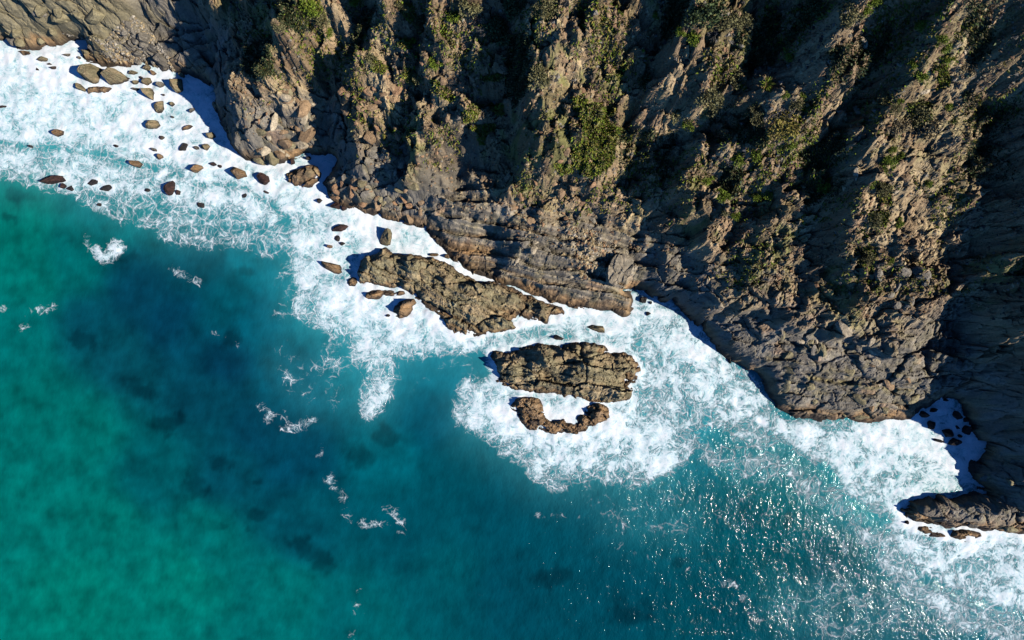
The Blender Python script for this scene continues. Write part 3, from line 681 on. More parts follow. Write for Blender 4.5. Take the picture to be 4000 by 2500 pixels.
# x, y, half width, half height (photograph), turn, height in metres, tone, label
SMALL = [
    (350, 288, 50, 43, 10, 2.6, 'olive', 'big rounded tan boulder at the headland tip, left of a touching pair'),
    (440, 292, 52, 40, -8, 2.3, 'olive', 'big tan boulder at the headland tip, right of a touching pair'),
    (165, 231, 24, 12, 10, .8, 'olive', 'grey-tan boulder in foam right of the orange-tan slab'),
    (195, 252, 11, 5, 0, .35, 'red', 'small flat dark red stone above the dark red boulder in foam'),
    (213, 266, 17, 9, 10, .6, 'red', 'dark red boulder in foam below the low headland'),
    (148, 272, 10, 6, -30, .35, 'red', 'small tilted dark stone left of the dark red boulder'),
    (265, 216, 15, 8, -5, .5, 'grey', 'grey stone in the foam inlet left of the pale tan slab'),
    (311, 226, 8, 7, 20, .45, 'grey', 'little grey stone touching the pale tan slab in the inlet'),
    (356, 184, 10, 12, 0, .7, 'grey', 'dark grey stone at the head of the foam inlet'),
    (316, 345, 24, 15, -20, .9, 'olive', 'tan rock at the lower left foot of the big tan pair'),
    (520, 285, 18, 10, -5, .7, 'olive', 'flat olive rock right of the pair of big tan boulders'),
    (500, 306, 14, 4, -10, .3, 'red', 'thin dark stone right below the pair of big tan boulders'),
    (528, 322, 16, 9, 0, .55, 'olive', 'round olive stone in foam, upper of two right of the big tan pair'),
    (530, 348, 16, 7, -5, .4, 'grey', 'flat grey stone in foam, lower of two right of the big tan pair'),
    (573, 320, 23, 15, 15, .9, 'olive', 'tan boulder beside the small dark one, above the triangular tan boulder'),
    (554, 305, 10, 6, 0, .4, 'red', 'small dark stone on the shoulder of a tan boulder in foam'),
    (580, 362, 28, 21, -35, 1.2, 'olive', 'triangular tan boulder in foam between the headland and the cliff'),
    (628, 330, 18, 13, -20, .8, 'grey', 'dark grey boulder in foam left of the tall tan boulder'),
    (692, 332, 26, 28, 10, 1.7, 'olive', 'tall tan boulder in foam at the mouth of the shaded gully'),
    (598, 285, 14, 12, 0, .7, 'ochre', 'brown boulder at the edge of the shingle and foam'),
    (576, 265, 16, 12, 20, .7, 'olive', 'olive boulder on the shingle edge left of a brown boulder'),
    (642, 270, 19, 9, 10, .6, 'grey', 'grey boulder on the shingle edge by the shaded gully'),
    (710, 294, 13, 9, -10, .6, 'olive', 'tan stone at the shadow edge above the tall tan boulder'),
    (640, 372, 8, 4, 0, .25, 'red', 'tiny dark stone in foam below the tall tan boulder'),
    (622, 420, 27, 20, 35, .9, 'olive', 'striped tan boulder in foam with white veins'),
    (672, 405, 12, 10, 0, .6, 'olive', 'olive stone touching the striped tan boulder'),
    (750, 430, 14, 8, 25, .5, 'grey', 'grey stone in foam near the blue shaded water'),
    (675, 458, 7, 5, 0, .25, 'grey', 'tiny grey stone in foam below the striped boulder'),
    (600, 484, 28, 18, 0, 1.0, 'olive', 'smooth olive boulder in the middle of the white foam'),
    (727, 500, 28, 9, 25, .5, 'ochre', 'long thin tilted rock in foam right of the smooth olive boulder'),
    (823, 530, 21, 16, -10, .8, 'olive', 'wet tan boulder laced with foam by the cliff foot'),
    (632, 539, 13, 8, 0, .2, 'red', 'reddish stone awash below the smooth olive boulder'),
    (227, 518, 22, 14, 15, .8, 'ochre', 'lone red-brown boulder in the white surf on the left'),
    (12, 418, 18, 6, 8, .4, 'red', 'dark flat rock at the left edge of the picture'),
    (453, 571, 12, 7, -10, .4, 'red', 'small dark red stone in the middle of the surf'),
    (603, 585, 13, 8, -20, .4, 'grey', 'grey stone above the pointed stone in the surf'),
    (622, 613, 14, 14, 40, .7, 'ochre', 'pointed brown stone with a tail of foam'),
    (532, 640, 28, 14, -5, .9, 'ochre', 'oblong brown boulder at the seaward edge of the white surf'),
    (767, 657, 29, 21, 10, 1.2, 'ochre', 'rounded brown boulder left of the dark red cluster'),
    (836, 643, 18, 9, -10, .4, 'red', 'dark red rock awash, left one of a cluster near the square brown boulder'),
    (860, 650, 12, 8, -20, .35, 'red', 'small dark rock awash, right one of a cluster near the square brown boulder'),
    (934, 676, 37, 28, -28, 1.5, 'ochre', 'square brown boulder in foam off the cliff foot'),
    (766, 577, 13, 9, 0, .4, 'grey', 'dark rounded stone left of the olive wet stone in foam'),
    (806, 573, 22, 14, 20, .8, 'olive', 'wet olive boulder in foam off the cliff foot'),
    (930, 574, 25, 20, 0, 1.4, 'ochre', 'ochre boulder at the foot of the first cliff spur'),
    (205, 702, 48, 19, 12, .9, 'red', 'long dark brown rock at the seaward edge of the surf on the left'),
    (247, 727, 18, 15, 0, .6, 'red', 'dark rock below the long dark brown one on the left'),
    (279, 737, 14, 14, 0, .25, 'dark', 'black rock awash right of the long dark brown one'),
    (365, 713, 26, 15, 20, .2, 'dark', 'black rock awash, left one of two under streaky foam'),
    (418, 735, 26, 14, 10, .2, 'dark', 'black rock awash, right one of two under streaky foam'),
    (578, 743, 15, 8, 0, .2, 'dark', 'small black rock awash left of the dark peaked rock'),
    (665, 733, 25, 31, 15, 1.0, 'red', 'dark red peaked rock in swirling foam'),
    (697, 752, 11, 10, 0, .4, 'red', 'small red stone touching the dark red peaked rock'),
    (120, 572, 9, 6, 0, .2, 'dark', 'tiny dark stone awash in the surf near the left edge'),
    (393, 800, 13, 9, 0, .2, 'dark', 'dark rock awash where the green water starts'),
    (785, 803, 20, 12, -10, .25, 'dark', 'dark rock awash below the rounded brown boulder'),
    (965, 765, 22, 10, 10, .15, 'dark', 'dark rock awash in lacy foam below the square brown boulder'),
    (720, 575, 14, 22, -40, .2, 'dark', 'dark streaked rock awash left of the dark rounded stone'),
    (1031, 698, 30, 22, -25, 1.1, 'red', 'red-brown wedge boulder between the square brown boulder and the biggest one'),
    (1143, 633, 10, 13, 20, .6, 'red', 'dark upright stone at the cliff foot above the biggest boulder'),
    (1203, 618, 14, 9, 0, .5, 'dark', 'black stone in the shaded cove behind the biggest boulder'),
    (1042, 752, 13, 7, -10, .2, 'red', 'reddish stone awash below the red-brown wedge boulder'),
    (1314, 802, 26, 18, 0, 1.0, 'red', 'dark red lump at the foot of the low ledge, larger of two'),
    (1345, 815, 12, 9, 0, .6, 'red', 'dark red lump at the foot of the low ledge, smaller of two'),
    (1250, 783, 12, 12, 0, .6, 'dark', 'black rock in shade at the left end of the low ledge'),
    (1328, 892, 38, 15, 5, .8, 'red', 'dark red knobbly rock in foam above the olive wedge boulder'),
    (1288, 962, 13, 8, 0, .6, 'rust', 'small rusty red stone in foam'),
    (1337, 953, 13, 8, 20, .25, 'dark', 'black stone awash right of the small rusty one'),
    (1320, 930, 14, 16, 0, .15, 'dark', 'black wet rock awash under the dark red knobbly rock'),
    (1507, 928, 38, 31, 50, 1.5, 'olive', 'wedge-shaped olive boulder in foam above the long ledge'),
    (1290, 1040, 51, 21, -20, 1.1, 'ochre', 'long brown rock left of the long ledge, pointing into the turquoise water'),
    (1745, 1000, 13, 12, 0, .8, 'ochre', 'small round brown boulder in the inlet above the long ledge'),
    (1697, 995, 22, 8, -8, .6, 'ochre', 'flat brown stone on the upper edge of the long ledge'),
    (1515, 1233, 11, 7, 0, .3, 'dark', 'small black stone left of the stacked pair of tan rocks'),
    (2335, 1284, 41, 16, -12, .8, 'olive', 'elongated dark olive rock in the foam channel above the islet'),
    (2181, 1320, 22, 12, -20, .7, 'dark', 'black rock in the foam channel close above the islet'),
    (2311, 1056, 13, 11, 10, .9, 'pale', 'pale block among the rubble left of the big square boulder, lower one'),
    (2334, 1066, 12, 15, -20, .9, 'pale', 'pale block leaning beside the big square boulder'),
    (2331, 1026, 8, 16, 5, .7, 'rust', 'thin upright rusty stone left of the big square boulder'),
    (2288, 1046, 11, 12, 0, .8, 'rust', 'rusty block on the platform rubble, farthest left of the big square boulder'),
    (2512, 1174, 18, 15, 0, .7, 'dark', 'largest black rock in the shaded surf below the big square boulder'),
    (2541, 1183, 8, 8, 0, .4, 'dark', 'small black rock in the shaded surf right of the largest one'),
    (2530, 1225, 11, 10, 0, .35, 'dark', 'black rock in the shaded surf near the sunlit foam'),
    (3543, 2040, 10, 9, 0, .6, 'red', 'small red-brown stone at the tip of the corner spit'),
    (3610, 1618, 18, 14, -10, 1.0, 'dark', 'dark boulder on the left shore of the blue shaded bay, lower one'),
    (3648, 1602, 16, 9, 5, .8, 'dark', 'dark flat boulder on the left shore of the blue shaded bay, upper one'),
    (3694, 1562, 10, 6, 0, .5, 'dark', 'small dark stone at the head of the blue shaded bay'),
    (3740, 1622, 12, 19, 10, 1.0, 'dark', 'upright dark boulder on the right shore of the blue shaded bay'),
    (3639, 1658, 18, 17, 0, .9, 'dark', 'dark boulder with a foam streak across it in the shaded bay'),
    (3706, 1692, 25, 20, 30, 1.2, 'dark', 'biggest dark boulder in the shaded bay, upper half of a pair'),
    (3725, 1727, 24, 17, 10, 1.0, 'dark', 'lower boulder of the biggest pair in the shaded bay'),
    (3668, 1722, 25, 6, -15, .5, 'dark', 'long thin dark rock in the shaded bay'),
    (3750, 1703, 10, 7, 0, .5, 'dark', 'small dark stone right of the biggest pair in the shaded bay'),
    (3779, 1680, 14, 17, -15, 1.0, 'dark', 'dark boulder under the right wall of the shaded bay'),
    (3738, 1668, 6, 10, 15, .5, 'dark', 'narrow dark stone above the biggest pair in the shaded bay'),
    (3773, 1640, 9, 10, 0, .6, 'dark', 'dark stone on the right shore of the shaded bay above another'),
    (520, 178, 14, 24, 10, 1.4, 'grey', 'tall grey boulder on the shingle by the shadow edge'),
    (558, 152, 26, 22, 0, 1.5, 'grey', 'biggest grey boulder on the shingle beach'),
    (524, 165, 9, 10, 0, .7, 'grey', 'small grey boulder left of the biggest one on the shingle'),
    (532, 205, 28, 18, 0, 1.2, 'grey', 'round dark grey boulder on the lower shingle'),
    (600, 188, 28, 16, -20, 1.1, 'grey', 'grey boulder at the right end of the shingle in the shadow edge'),
    (628, 232, 28, 24, 20, 1.5, 'grey', 'dark boulder half in the shade at the foot of the shingle'),
    (500, 95, 12, 15, 0, 1.0, 'grey', 'upright grey boulder at the top of the shingle'),
    (490, 178, 22, 12, -20, .9, 'grey', 'flat grey boulder left of the round dark one on the shingle'),
    (390, 178, 26, 20, -25, 1.2, 'olive', 'tan boulder above the pale tan slab by the inlet'),
    (570, 190, 18, 12, 10, .9, 'grey', 'grey boulder between two larger ones on the shingle'),
]
for k in range(len(BIG)):
    if BIG[k][4] is None:
        PALE_I = k
ROCK_OUT = [wpts(r[4]) for r in BIG if r[4] is not None]
# ------------------------------------------------------------------ the sea
print('sea')
SGX = axis(-71.0, 71.0, 0.26, -2000, 2000); SGY = axis(-46.0, 43.0, 0.26, -2000, 2000)
SX, SY = np.meshgrid(SGX, SGY)
PXS, PYS = SX * FPX / CAM_H + 2000, 1250 - SY * FPX / CAM_H        # sea surface in photograph measure
def blur(a, n):
    """box blur three times, n cells half width"""
    for _ in range(3):
        for ax in (0, 1):
            p = np.pad(a, [(n + 1, n) if i == ax else (0, 0) for i in (0, 1)], mode='edge')
            c = np.cumsum(p, axis=ax)
            a = (np.take(c, range(2 * n + 1, p.shape[ax]), ax) - np.take(c, range(0, p.shape[ax] - 2 * n - 1), ax)) / (2 * n + 1)
    return a
wsx = PXS + 45 * fbm(SX * 0.16, SY * 0.16, 801, 4, 0.6); wsy = PYS + 45 * fbm(SX * 0.16, SY * 0.16, 811, 4, 0.6)
FOAM = [  # outline, how much foam, soft edge in photograph pixels
    ([(-300, 690), (0, 690), (120, 740), (250, 770), (400, 830), (520, 880), (640, 960), (800, 985), (930, 960), (1010, 1010), (1120, 1000), (1160, 900), (900, 700), (0, 560), (-300, 560)], .42, 40),
    ([(-300, 560), (0, 560), (300, 590), (500, 640), (640, 690), (900, 720), (1080, 800), (1150, 900), (1150, 1000), (1080, 960), (980, 880), (880, 830), (760, 820), (640, 790), (480, 760), (330, 745), (200, 750), (100, 720), (0, 700), (-300, 700)], .66, 40),
    ([(-300, 100), (0, 130), (900, 130), (820, 300), (870, 480), (1000, 600), (1300, 640), (1300, 780), (1700, 860), (1760, 1020), (1500, 990), (1330, 900), (1250, 880), (1150, 850), (1080, 790), (1000, 750), (900, 715), (780, 690), (640, 670), (500, 640), (420, 600), (300, 585), (150, 570), (0, 540), (-300, 540)], .93, 30),
    ([(1150, 850), (1500, 900), (1500, 990), (1400, 1080), (1180, 1150), (1130, 1010)], .80, 30),
    ([(1120, 1130), (1240, 1080), (1400, 1080), (1450, 1130), (1600, 1210), (1700, 1290), (2000, 1310), (2200, 1250), (2480, 1230), (2640, 1200), (2760, 1330), (2900, 1440), (3020, 1590), (2950, 1640), (2850, 1610), (2700, 1590), (2560, 1480), (2520, 1390), (2400, 1345), (2240, 1330), (2080, 1340), (1900, 1370), (1780, 1360), (1650, 1390), (1500, 1400), (1380, 1370), (1280, 1290), (1150, 1240)], .72, 35),
    ([(1200, 1150), (1400, 1100), (1600, 1210), (1720, 1310), (1640, 1340), (1500, 1350), (1400, 1300), (1250, 1240)], .95, 30),
    ([(2250, 1250), (2480, 1230), (2700, 1280), (2860, 1430), (2960, 1560), (2800, 1510), (2640, 1420), (2480, 1350), (2300, 1320)], .92, 30),
    ([(1380, 1300), (1560, 1330), (1570, 1450), (1545, 1560), (1490, 1640), (1430, 1640), (1385, 1560), (1420, 1470), (1370, 1390)], .60, 30),
    ([(1500, 1400), (1530, 1400), (1530, 1560), (1500, 1600)], .85, 25),
    ([(1250, 1290), (1380, 1350), (1330, 1500), (1270, 1520), (1260, 1400)], .38, 40),
    ([(1780, 1480), (1760, 1560), (1790, 1690), (1950, 1760), (2050, 1860), (2160, 1910), (2340, 1880), (2500, 1900), (2640, 1850), (2720, 1760), (2790, 1640), (2640, 1580), (2540, 1500), (2480, 1560), (1990, 1540), (1900, 1480)], .58, 40),
    ([(1880, 1480), (1990, 1520), (2200, 1550), (2490, 1550), (2530, 1640), (2600, 1690), (2680, 1760), (2640, 1830), (2560, 1870), (2480, 1840), (2400, 1820), (2300, 1830), (2200, 1810), (2120, 1840), (2090, 1780), (2000, 1720), (1900, 1700), (1820, 1670), (1800, 1630), (1840, 1570), (1830, 1510)], .93, 35),
    ([(2500, 1400), (2600, 1390), (2800, 1500), (3000, 1620), (3060, 1720), (2950, 1760), (2860, 1720), (2760, 1680), (2640, 1650), (2540, 1600), (2500, 1500)], .56, 35),
    ([(2440, 1110), (2560, 1120), (2680, 1200), (2780, 1320), (2700, 1330), (2560, 1260), (2440, 1250)], .62, 12),
    ([(1380, 960), (1760, 1000), (2000, 1110), (2230, 1190), (2250, 1260), (1900, 1330), (1740, 1330), (1560, 1240), (1360, 1120)], .88, 20),
    ([(1880, 1340), (2250, 1310), (2480, 1350), (2540, 1460), (2500, 1580), (2250, 1600), (1920, 1520)], .75, 22),
    ([(3470, 1960), (3900, 1900), (4200, 2000), (4200, 2130), (3700, 2130), (3500, 2050)], .9, 15),
    ([(2200, 1195), (2330, 1205), (2480, 1235), (2480, 1290), (2250, 1270)], .85, 10),
    ([(1130, 600), (1340, 590), (1340, 660), (1250, 660), (1130, 640)], .85, 10),
    ([(2840, 1480), (3000, 1600), (3100, 1640), (3140, 1700), (3050, 1710), (2930, 1640), (2840, 1560)], .82, 25),
    ([(2960, 1640), (3150, 1640), (3420, 1650), (3700, 1530), (3900, 1740), (3790, 1830), (3880, 1930), (3500, 1950), (3500, 2040), (3400, 2010), (3310, 1930), (3270, 1830), (3150, 1780), (3060, 1730)], .80, 30),
    ([(3250, 1660), (3420, 1650), (3700, 1530), (3900, 1740), (3800, 1850), (3870, 1920), (3600, 1950), (3420, 1960), (3330, 1850), (3270, 1740)], .90, 30),
    ([(3430, 2010), (3560, 2080), (3700, 2120), (3850, 2100), (4200, 2110), (4300, 2430), (4000, 2400), (3850, 2350), (3700, 2300), (3600, 2240), (3520, 2150)], .86, 35),
    ([(2680, 1720), (2900, 1740), (3100, 1800), (3280, 1900), (3400, 2050), (3330, 2090), (3200, 2000), (3050, 1900), (2900, 1880), (2740, 1830)], .40, 45),
    ([(3300, 2030), (3480, 2080), (3620, 2290), (4000, 2400), (4100, 2520), (3760, 2500), (3560, 2340), (3420, 2220)], .55, 40),
    ([(3000, 2280), (3300, 2250), (3600, 2340), (3700, 2520), (3200, 2520), (3000, 2420)], .26, 50),
    ([(2240, 1900), (2660, 1880), (2800, 2000), (2700, 2130), (2350, 2080)], .22, 60),
    ([(1120, 900), (1300, 1050), (1200, 1150), (1100, 1260), (1040, 1300), (1080, 1100)], .30, 50),
    ([(1050, 1300), (1400, 1380), (1400, 1600), (1200, 1650), (1050, 1500)], .20, 60),
]
WHITE = [  # little breakers: polyline, half width, how much
    ([(345, 935), (350, 965), (385, 975), (430, 985)], 13, .95), ([(385, 985), (430, 985), (462, 968)], 17, 1.0), ([(400, 990), (450, 985)], 15, 1.0),
    ([(670, 1050), (720, 1080), (780, 1100)], 10, .8), ([(735, 1095), (775, 1095)], 9, .8),
    ([(5, 1222), (70, 1220), (150, 1225), (200, 1185)], 12, .78), ([(60, 1280), (140, 1275)], 14, .4),
    ([(1010, 1590), (1045, 1625), (1100, 1620), (1115, 1660), (1160, 1670), (1215, 1640)], 12, .85), ([(1110, 1470), (1145, 1500)], 18, .55),
    ([(1420, 2040), (1480, 2030), (1530, 2000), (1570, 2050)], 16, .72), ([(1440, 2045), (1530, 2035)], 12, .75), ([(1290, 1860), (1340, 1920), (1365, 2030)], 14, .6),
    ([(820, 1290), (930, 1350)], 8, .45), ([(1250, 1780), (1240, 1640)], 10, .45), ([(2100, 2010), (2260, 2020)], 8, .45), ([(2420, 2130), (2600, 2190)], 14, .4),
    ([(2850, 2280), (2960, 2420)], 16, .6), ([(3290, 2110), (3330, 2200)], 12, .6), ([(2700, 2230), (2560, 2330)], 12, .35), ([(1400, 2330), (1360, 2500)], 22, .42),
    ([(1700, 2250), (1900, 2350)], 22, .25), ([(2000, 2300), (2300, 2400)], 30, .22),
    ([(640, 930), (800, 960), (940, 940)], 14, .55), ([(3250, 1980), (3100, 2060)], 16, .4),
    # crest lines of spent waves inside the surf
    ([(310, 330), (440, 380), (480, 460), (560, 530), (640, 600)], 16, 1.15), ([(640, 690), (780, 680), (830, 770)], 16, 1.05), ([(30, 200), (150, 290), (280, 330)], 18, 1.1),
    ([(2700, 1400), (2690, 1480), (2680, 1540)], 9, .95), ([(2860, 1570), (3000, 1660), (3120, 1680)], 12, 1.0), ([(3440, 1720), (3620, 1790), (3740, 1840)], 14, 1.1),
]
dens = np.zeros(SX.shape)
fine = (np.abs(SX) < 75) & (np.abs(SY) < 50)
for poly, amt, soft in FOAM:
    m = np.zeros(SX.shape)
    p = np.array(poly, float)
    b = (wsx > p[:, 0].min() - 5) & (wsx < p[:, 0].max() + 5) & (wsy > p[:, 1].min() - 5) & (wsy < p[:, 1].max() + 5) & fine
    m[b] = inside(wsx[b], wsy[b], p)
    m = blur(m, max(1, int(soft * 0.03375 / 0.26 * 0.55)))
    dens = np.maximum(dens, amt * m)
milk = np.maximum(blur(dens, 5), 0.75 * blur(dens, 10))
patch0 = fbm(SX * 0.6, SY * 0.6, 823, 4, 0.6)
for line, wd, amt in WHITE:
    p = np.array(line, float)
    d = seg_dist(PXS + 0.5 * (wsx - PXS), PYS + 0.5 * (wsy - PYS), p, False)
    dens = np.maximum(dens, (amt if amt > 0.97 else amt * 0.44) * np.exp(-(d / (wd * 2.2)) ** 2) * np.clip(1 + 1.8 * patch0, 0.1, 1.5))
# churned white water round every rock and along the cliff foot
shore = bilerp(SX, SY, bd, X0, Y0, 0.5)
near = np.exp(-np.maximum(-shore, 0) / 0.9) * (np.abs(SX) < 80)
ring = np.zeros(SX.shape)
for p in ROCK_OUT:
    b = (SX > p[:, 0].min() - 3) & (SX < p[:, 0].max() + 3) & (SY > p[:, 1].min() - 3) & (SY < p[:, 1].max() + 3)
    sd = sdist(SX[b], SY[b], p)
    ring[b] = np.maximum(ring[b], np.exp(-np.maximum(-sd, 0) / 0.7))
for r in SMALL:
    cx, cy = w(r[0], r[1])
    b = (np.abs(SX - cx) < 4) & (np.abs(SY - cy) < 4)
    u, v = rot(SX[b] - cx, SY[b] - cy, r[4])
    e = np.hypot(u / (r[2] * .03375), v / (r[3] * .03375))
    ring[b] = np.maximum(ring[b], 0.75 * np.exp(-np.maximum(e - 1, 0) * 1.5))
dens = np.clip(dens + 0.28 * np.maximum(ring, near) * ss(0.15, 0.5, dens) + 0.10 * np.maximum(ring, near), 0, 1.15)
dens = dens + 0.14 * ss(0.1, 0.35, dens) * (1 - ss(0.6, 0.9, dens))
patch = fbm(SX * 0.22, SY * 0.22, 821, 4, 0.6)
off = np.clip(-shore, 0, 200)
dens = np.maximum(dens, (0.13 * ss(900, 1700, PXS) + 0.04) * (1 - ss(10, 26, off)) * fine + 0.055 * ss(1500, 2800, PXS) * fine)
streak = fbm((SX + 0.5 * SY) * 0.10, (SY - 0.5 * SX) * 0.32, 825, 4, 0.6)
dens = np.clip(dens * (1 + 0.45 * patch * (1 - 0.5 * ss(0.75, 1.0, dens)) + 0.32 * streak) - 0.05, 0, 1.15)

# colour of the water: sand shallows green, weed and deep water dark blue
WATER = [((60, 880), (0, 118, 100)), ((130, 1080), (0, 118, 102)), ((300, 1010), (0, 106, 98)), ((60, 1330), (0, 112, 102)), ((350, 1250), (3, 78, 88)), ((520, 1150), (3, 66, 82)), ((650, 1250), (2, 62, 80)), ((500, 1400), (4, 76, 84)),
    ((780, 1050), (3, 76, 86)), ((900, 1150), (2, 84, 92)), ((980, 1060), (0, 112, 120)), ((1000, 1250), (0, 92, 104)), ((900, 1400), (2, 60, 78)), ((800, 1550), (3, 70, 82)),
    ((100, 1600), (0, 112, 98)), ((300, 1700), (0, 112, 98)), ((100, 2000), (0, 118, 102)), ((400, 2050), (0, 116, 100)), ((300, 2350), (0, 124, 102)), ((700, 2250), (0, 126, 106)), ((800, 2100), (0, 108, 98)),
    ((600, 1850), (0, 90, 90)), ((900, 1850), (2, 76, 86)), ((1000, 1700), (2, 66, 82)), ((1150, 1800), (1, 70, 86)), ((1200, 2050), (1, 82, 90)), ((1100, 2350), (0, 112, 102)), ((1400, 2450), (0, 102, 100)),
    ((1200, 1200), (0, 112, 118)), ((1150, 1450), (0, 84, 98)), ((1350, 1400), (0, 118, 126)), ((1450, 1250), (0, 136, 138)), ((1600, 1400), (0, 112, 124)), ((1500, 1780), (0, 96, 102)), ((1700, 1600), (0, 82, 96)), ((1750, 1450), (0, 112, 124)),
    ((1600, 2050), (0, 82, 90)), ((1800, 1850), (0, 80, 88)), ((1700, 2250), (0, 88, 92)), ((2000, 2000), (0, 78, 88)), ((2000, 2300), (0, 74, 84)), ((2300, 2050), (0, 78, 88)), ((2400, 2300), (0, 74, 84)), ((2600, 2000), (0, 86, 94)),
    ((2700, 1850), (0, 96, 104)), ((2650, 1650), (0, 124, 134)), ((2700, 1500), (0, 130, 138)), ((2900, 1800), (0, 100, 104)), ((2850, 2050), (0, 84, 90)), ((3100, 1950), (0, 98, 100)), ((3050, 2200), (0, 84, 88)), ((3250, 2250), (0, 72, 80)),
    ((3300, 2450), (0, 64, 74)), ((2800, 2400), (0, 76, 84)), ((3600, 2400), (0, 72, 84)), ((3900, 2480), (0, 80, 92)), ((3400, 1800), (0, 140, 140)), ((3600, 1850), (60, 160, 150)), ((300, 500), (40, 140, 135)), ((700, 750), (0, 112, 112)), ((500, 800), (0, 108, 104))]
num = np.zeros(SX.shape + (3,)); den = np.zeros(SX.shape)
lx = PXS + 60 * fbm(SX * 0.1, SY * 0.1, 831, 3); ly = PYS + 60 * fbm(SX * 0.1, SY * 0.1, 841, 3)
for (cx, cy), rgb in WATER:
    k = 1.0 / (((lx - cx) ** 2 + (ly - cy) ** 2) / 10000.0 + 0.25) ** 2
    num += k[..., None] * srgb(*rgb); den += k
wc = num / den[..., None] * np.array((0.86, 0.80, 0.88))
mot = fbm(SX * 0.33, SY * 0.33, 851, 4, 0.55)
mot2 = fbm(SX * 0.9, SY * 0.6, 861, 3, 0.5)
wc = wc * np.clip(1 + (0.36 + 0.3 * (1 - ss(900, 1900, PXS))) * mot + 0.18 * mot2, 0.4, 1.7)[..., None]
REEF = [(1040 - 500, 1520, 70, 30), (640, 1640, 55, 35), (770, 1900, 42, 40), (690, 1640, 30, 25), (860, 1820, 55, 30), (860, 2055, 22, 16), (970, 2070, 20, 16), (1010, 2010, 35, 20), (1190, 2130, 55, 45), (1255, 2210, 45, 45), (1220, 2165, 40, 30),
    (1000, 1900, 20, 14), (640, 1690, 22, 14), (600, 870, 40, 24), (60, 770, 45, 25), (40, 860, 24, 16), (520, 1010, 40, 25), (950, 1050, 40, 20), (3070, 2030, 22, 34), (2650, 2190, 40, 22), (470, 730, 60, 25), (700, 780, 40, 20), (900, 1330, 70, 40), (340, 1340, 60, 40), (1400, 1800, 60, 50), (2150, 2250, 80, 40), (2450, 2400, 90, 50), (1900, 1500, 60, 40), (1500, 1700, 50, 30)]
rf = np.zeros(SX.shape)
for x, y, a, b_ in REEF:
    e = np.hypot((wsx - x) / a, (wsy - y) / b_) + 0.55 * mot2 + 0.5 * mot
    rf = np.maximum(rf, 1 - ss(0.5, 1.4, e))
weed = ss(0.0, 0.4, fbm(SX * 0.11, SY * 0.13, 895, 5, 0.6) - 0.1) * ss(300, 700, PXS) * (1 - ss(1500, 2300, PXS))
wc = mixc(wc, wc * 0.55 + np.array((0.0, 0.004, 0.009)), 0.6 * weed)
wc = mixc(wc, wc * 0.36 + np.array((0.0, 0.004, 0.007)), 0.7 * rf)

# the surface itself: swell, chop, heaped foam
chop = 0.10 * fbm(SX * 0.30, SY * 0.42, 871, 4, 0.55) + 0.22 * fbm(SX * 0.07, SY * 0.10, 881, 2)
wash = np.maximum(ring, near) * ss(0.3, 0.7, dens) * (0.06 + 0.34 * fbm(SX * 0.8, SY * 0.8, 893, 3))
heap = wash + ss(0.4, 1.0, dens) * (0.20 * (fbm(SX * 0.9, SY * 0.9, 891, 4, 0.6)) + 0.12)
SZ = np.where(fine, (chop + heap) * ss(-0.3, 2.0, -shore + 0.6) + 0.02, 0.02)
keep = shore < 1.6
i = np.arange(SX.size).reshape(SX.shape)
cellk = keep[:-1, :-1] & keep[:-1, 1:] & keep[1:, 1:] & keep[1:, :-1]
fd = blur(dens, 2)
dc = 0.25 * (fd[:-1, :-1] + fd[:-1, 1:] + fd[1:, 1:] + fd[1:, :-1])
SV = np.stack([SX, SY, SZ], -1).reshape(-1, 3)
for nm, sel, kd, lab in (('sea', cellk & (dc <= 0.5), 'structure', 'turquoise and dark green sea seen from above'),
                         ('sea_foam', cellk & (dc > 0.5), 'stuff', 'white churned foam of the surf along the rocks')):
    Fq, used = grid_faces(None, len(SGX), len(SGY), sel)
    me = mesh_np(nm, SV[used], Fq, M_SEA, wc.reshape(-1, 3)[used], {'chop': ss(1700, 3000, PXS + 0.5 * (PYS - 1250)).ravel()[used], 'foam': dens.ravel()[used], 'milk': np.clip(milk * 1.05, 0, 1).ravel()[used]}, True)
    tag(obj(nm, me), lab, None, None, kd)
# ------------------------------------------------------------------ rocks
print('rocks')
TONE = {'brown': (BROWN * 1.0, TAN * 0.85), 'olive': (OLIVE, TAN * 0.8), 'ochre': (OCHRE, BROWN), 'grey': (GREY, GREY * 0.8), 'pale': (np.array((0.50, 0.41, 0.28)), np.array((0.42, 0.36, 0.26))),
        'red': (np.array((0.085, 0.045, 0.035)), np.array((0.05, 0.032, 0.028))), 'rust': (RUST, BROWN), 'dark': (np.array((0.032, 0.028, 0.027)), np.array((0.05, 0.04, 0.034)))}

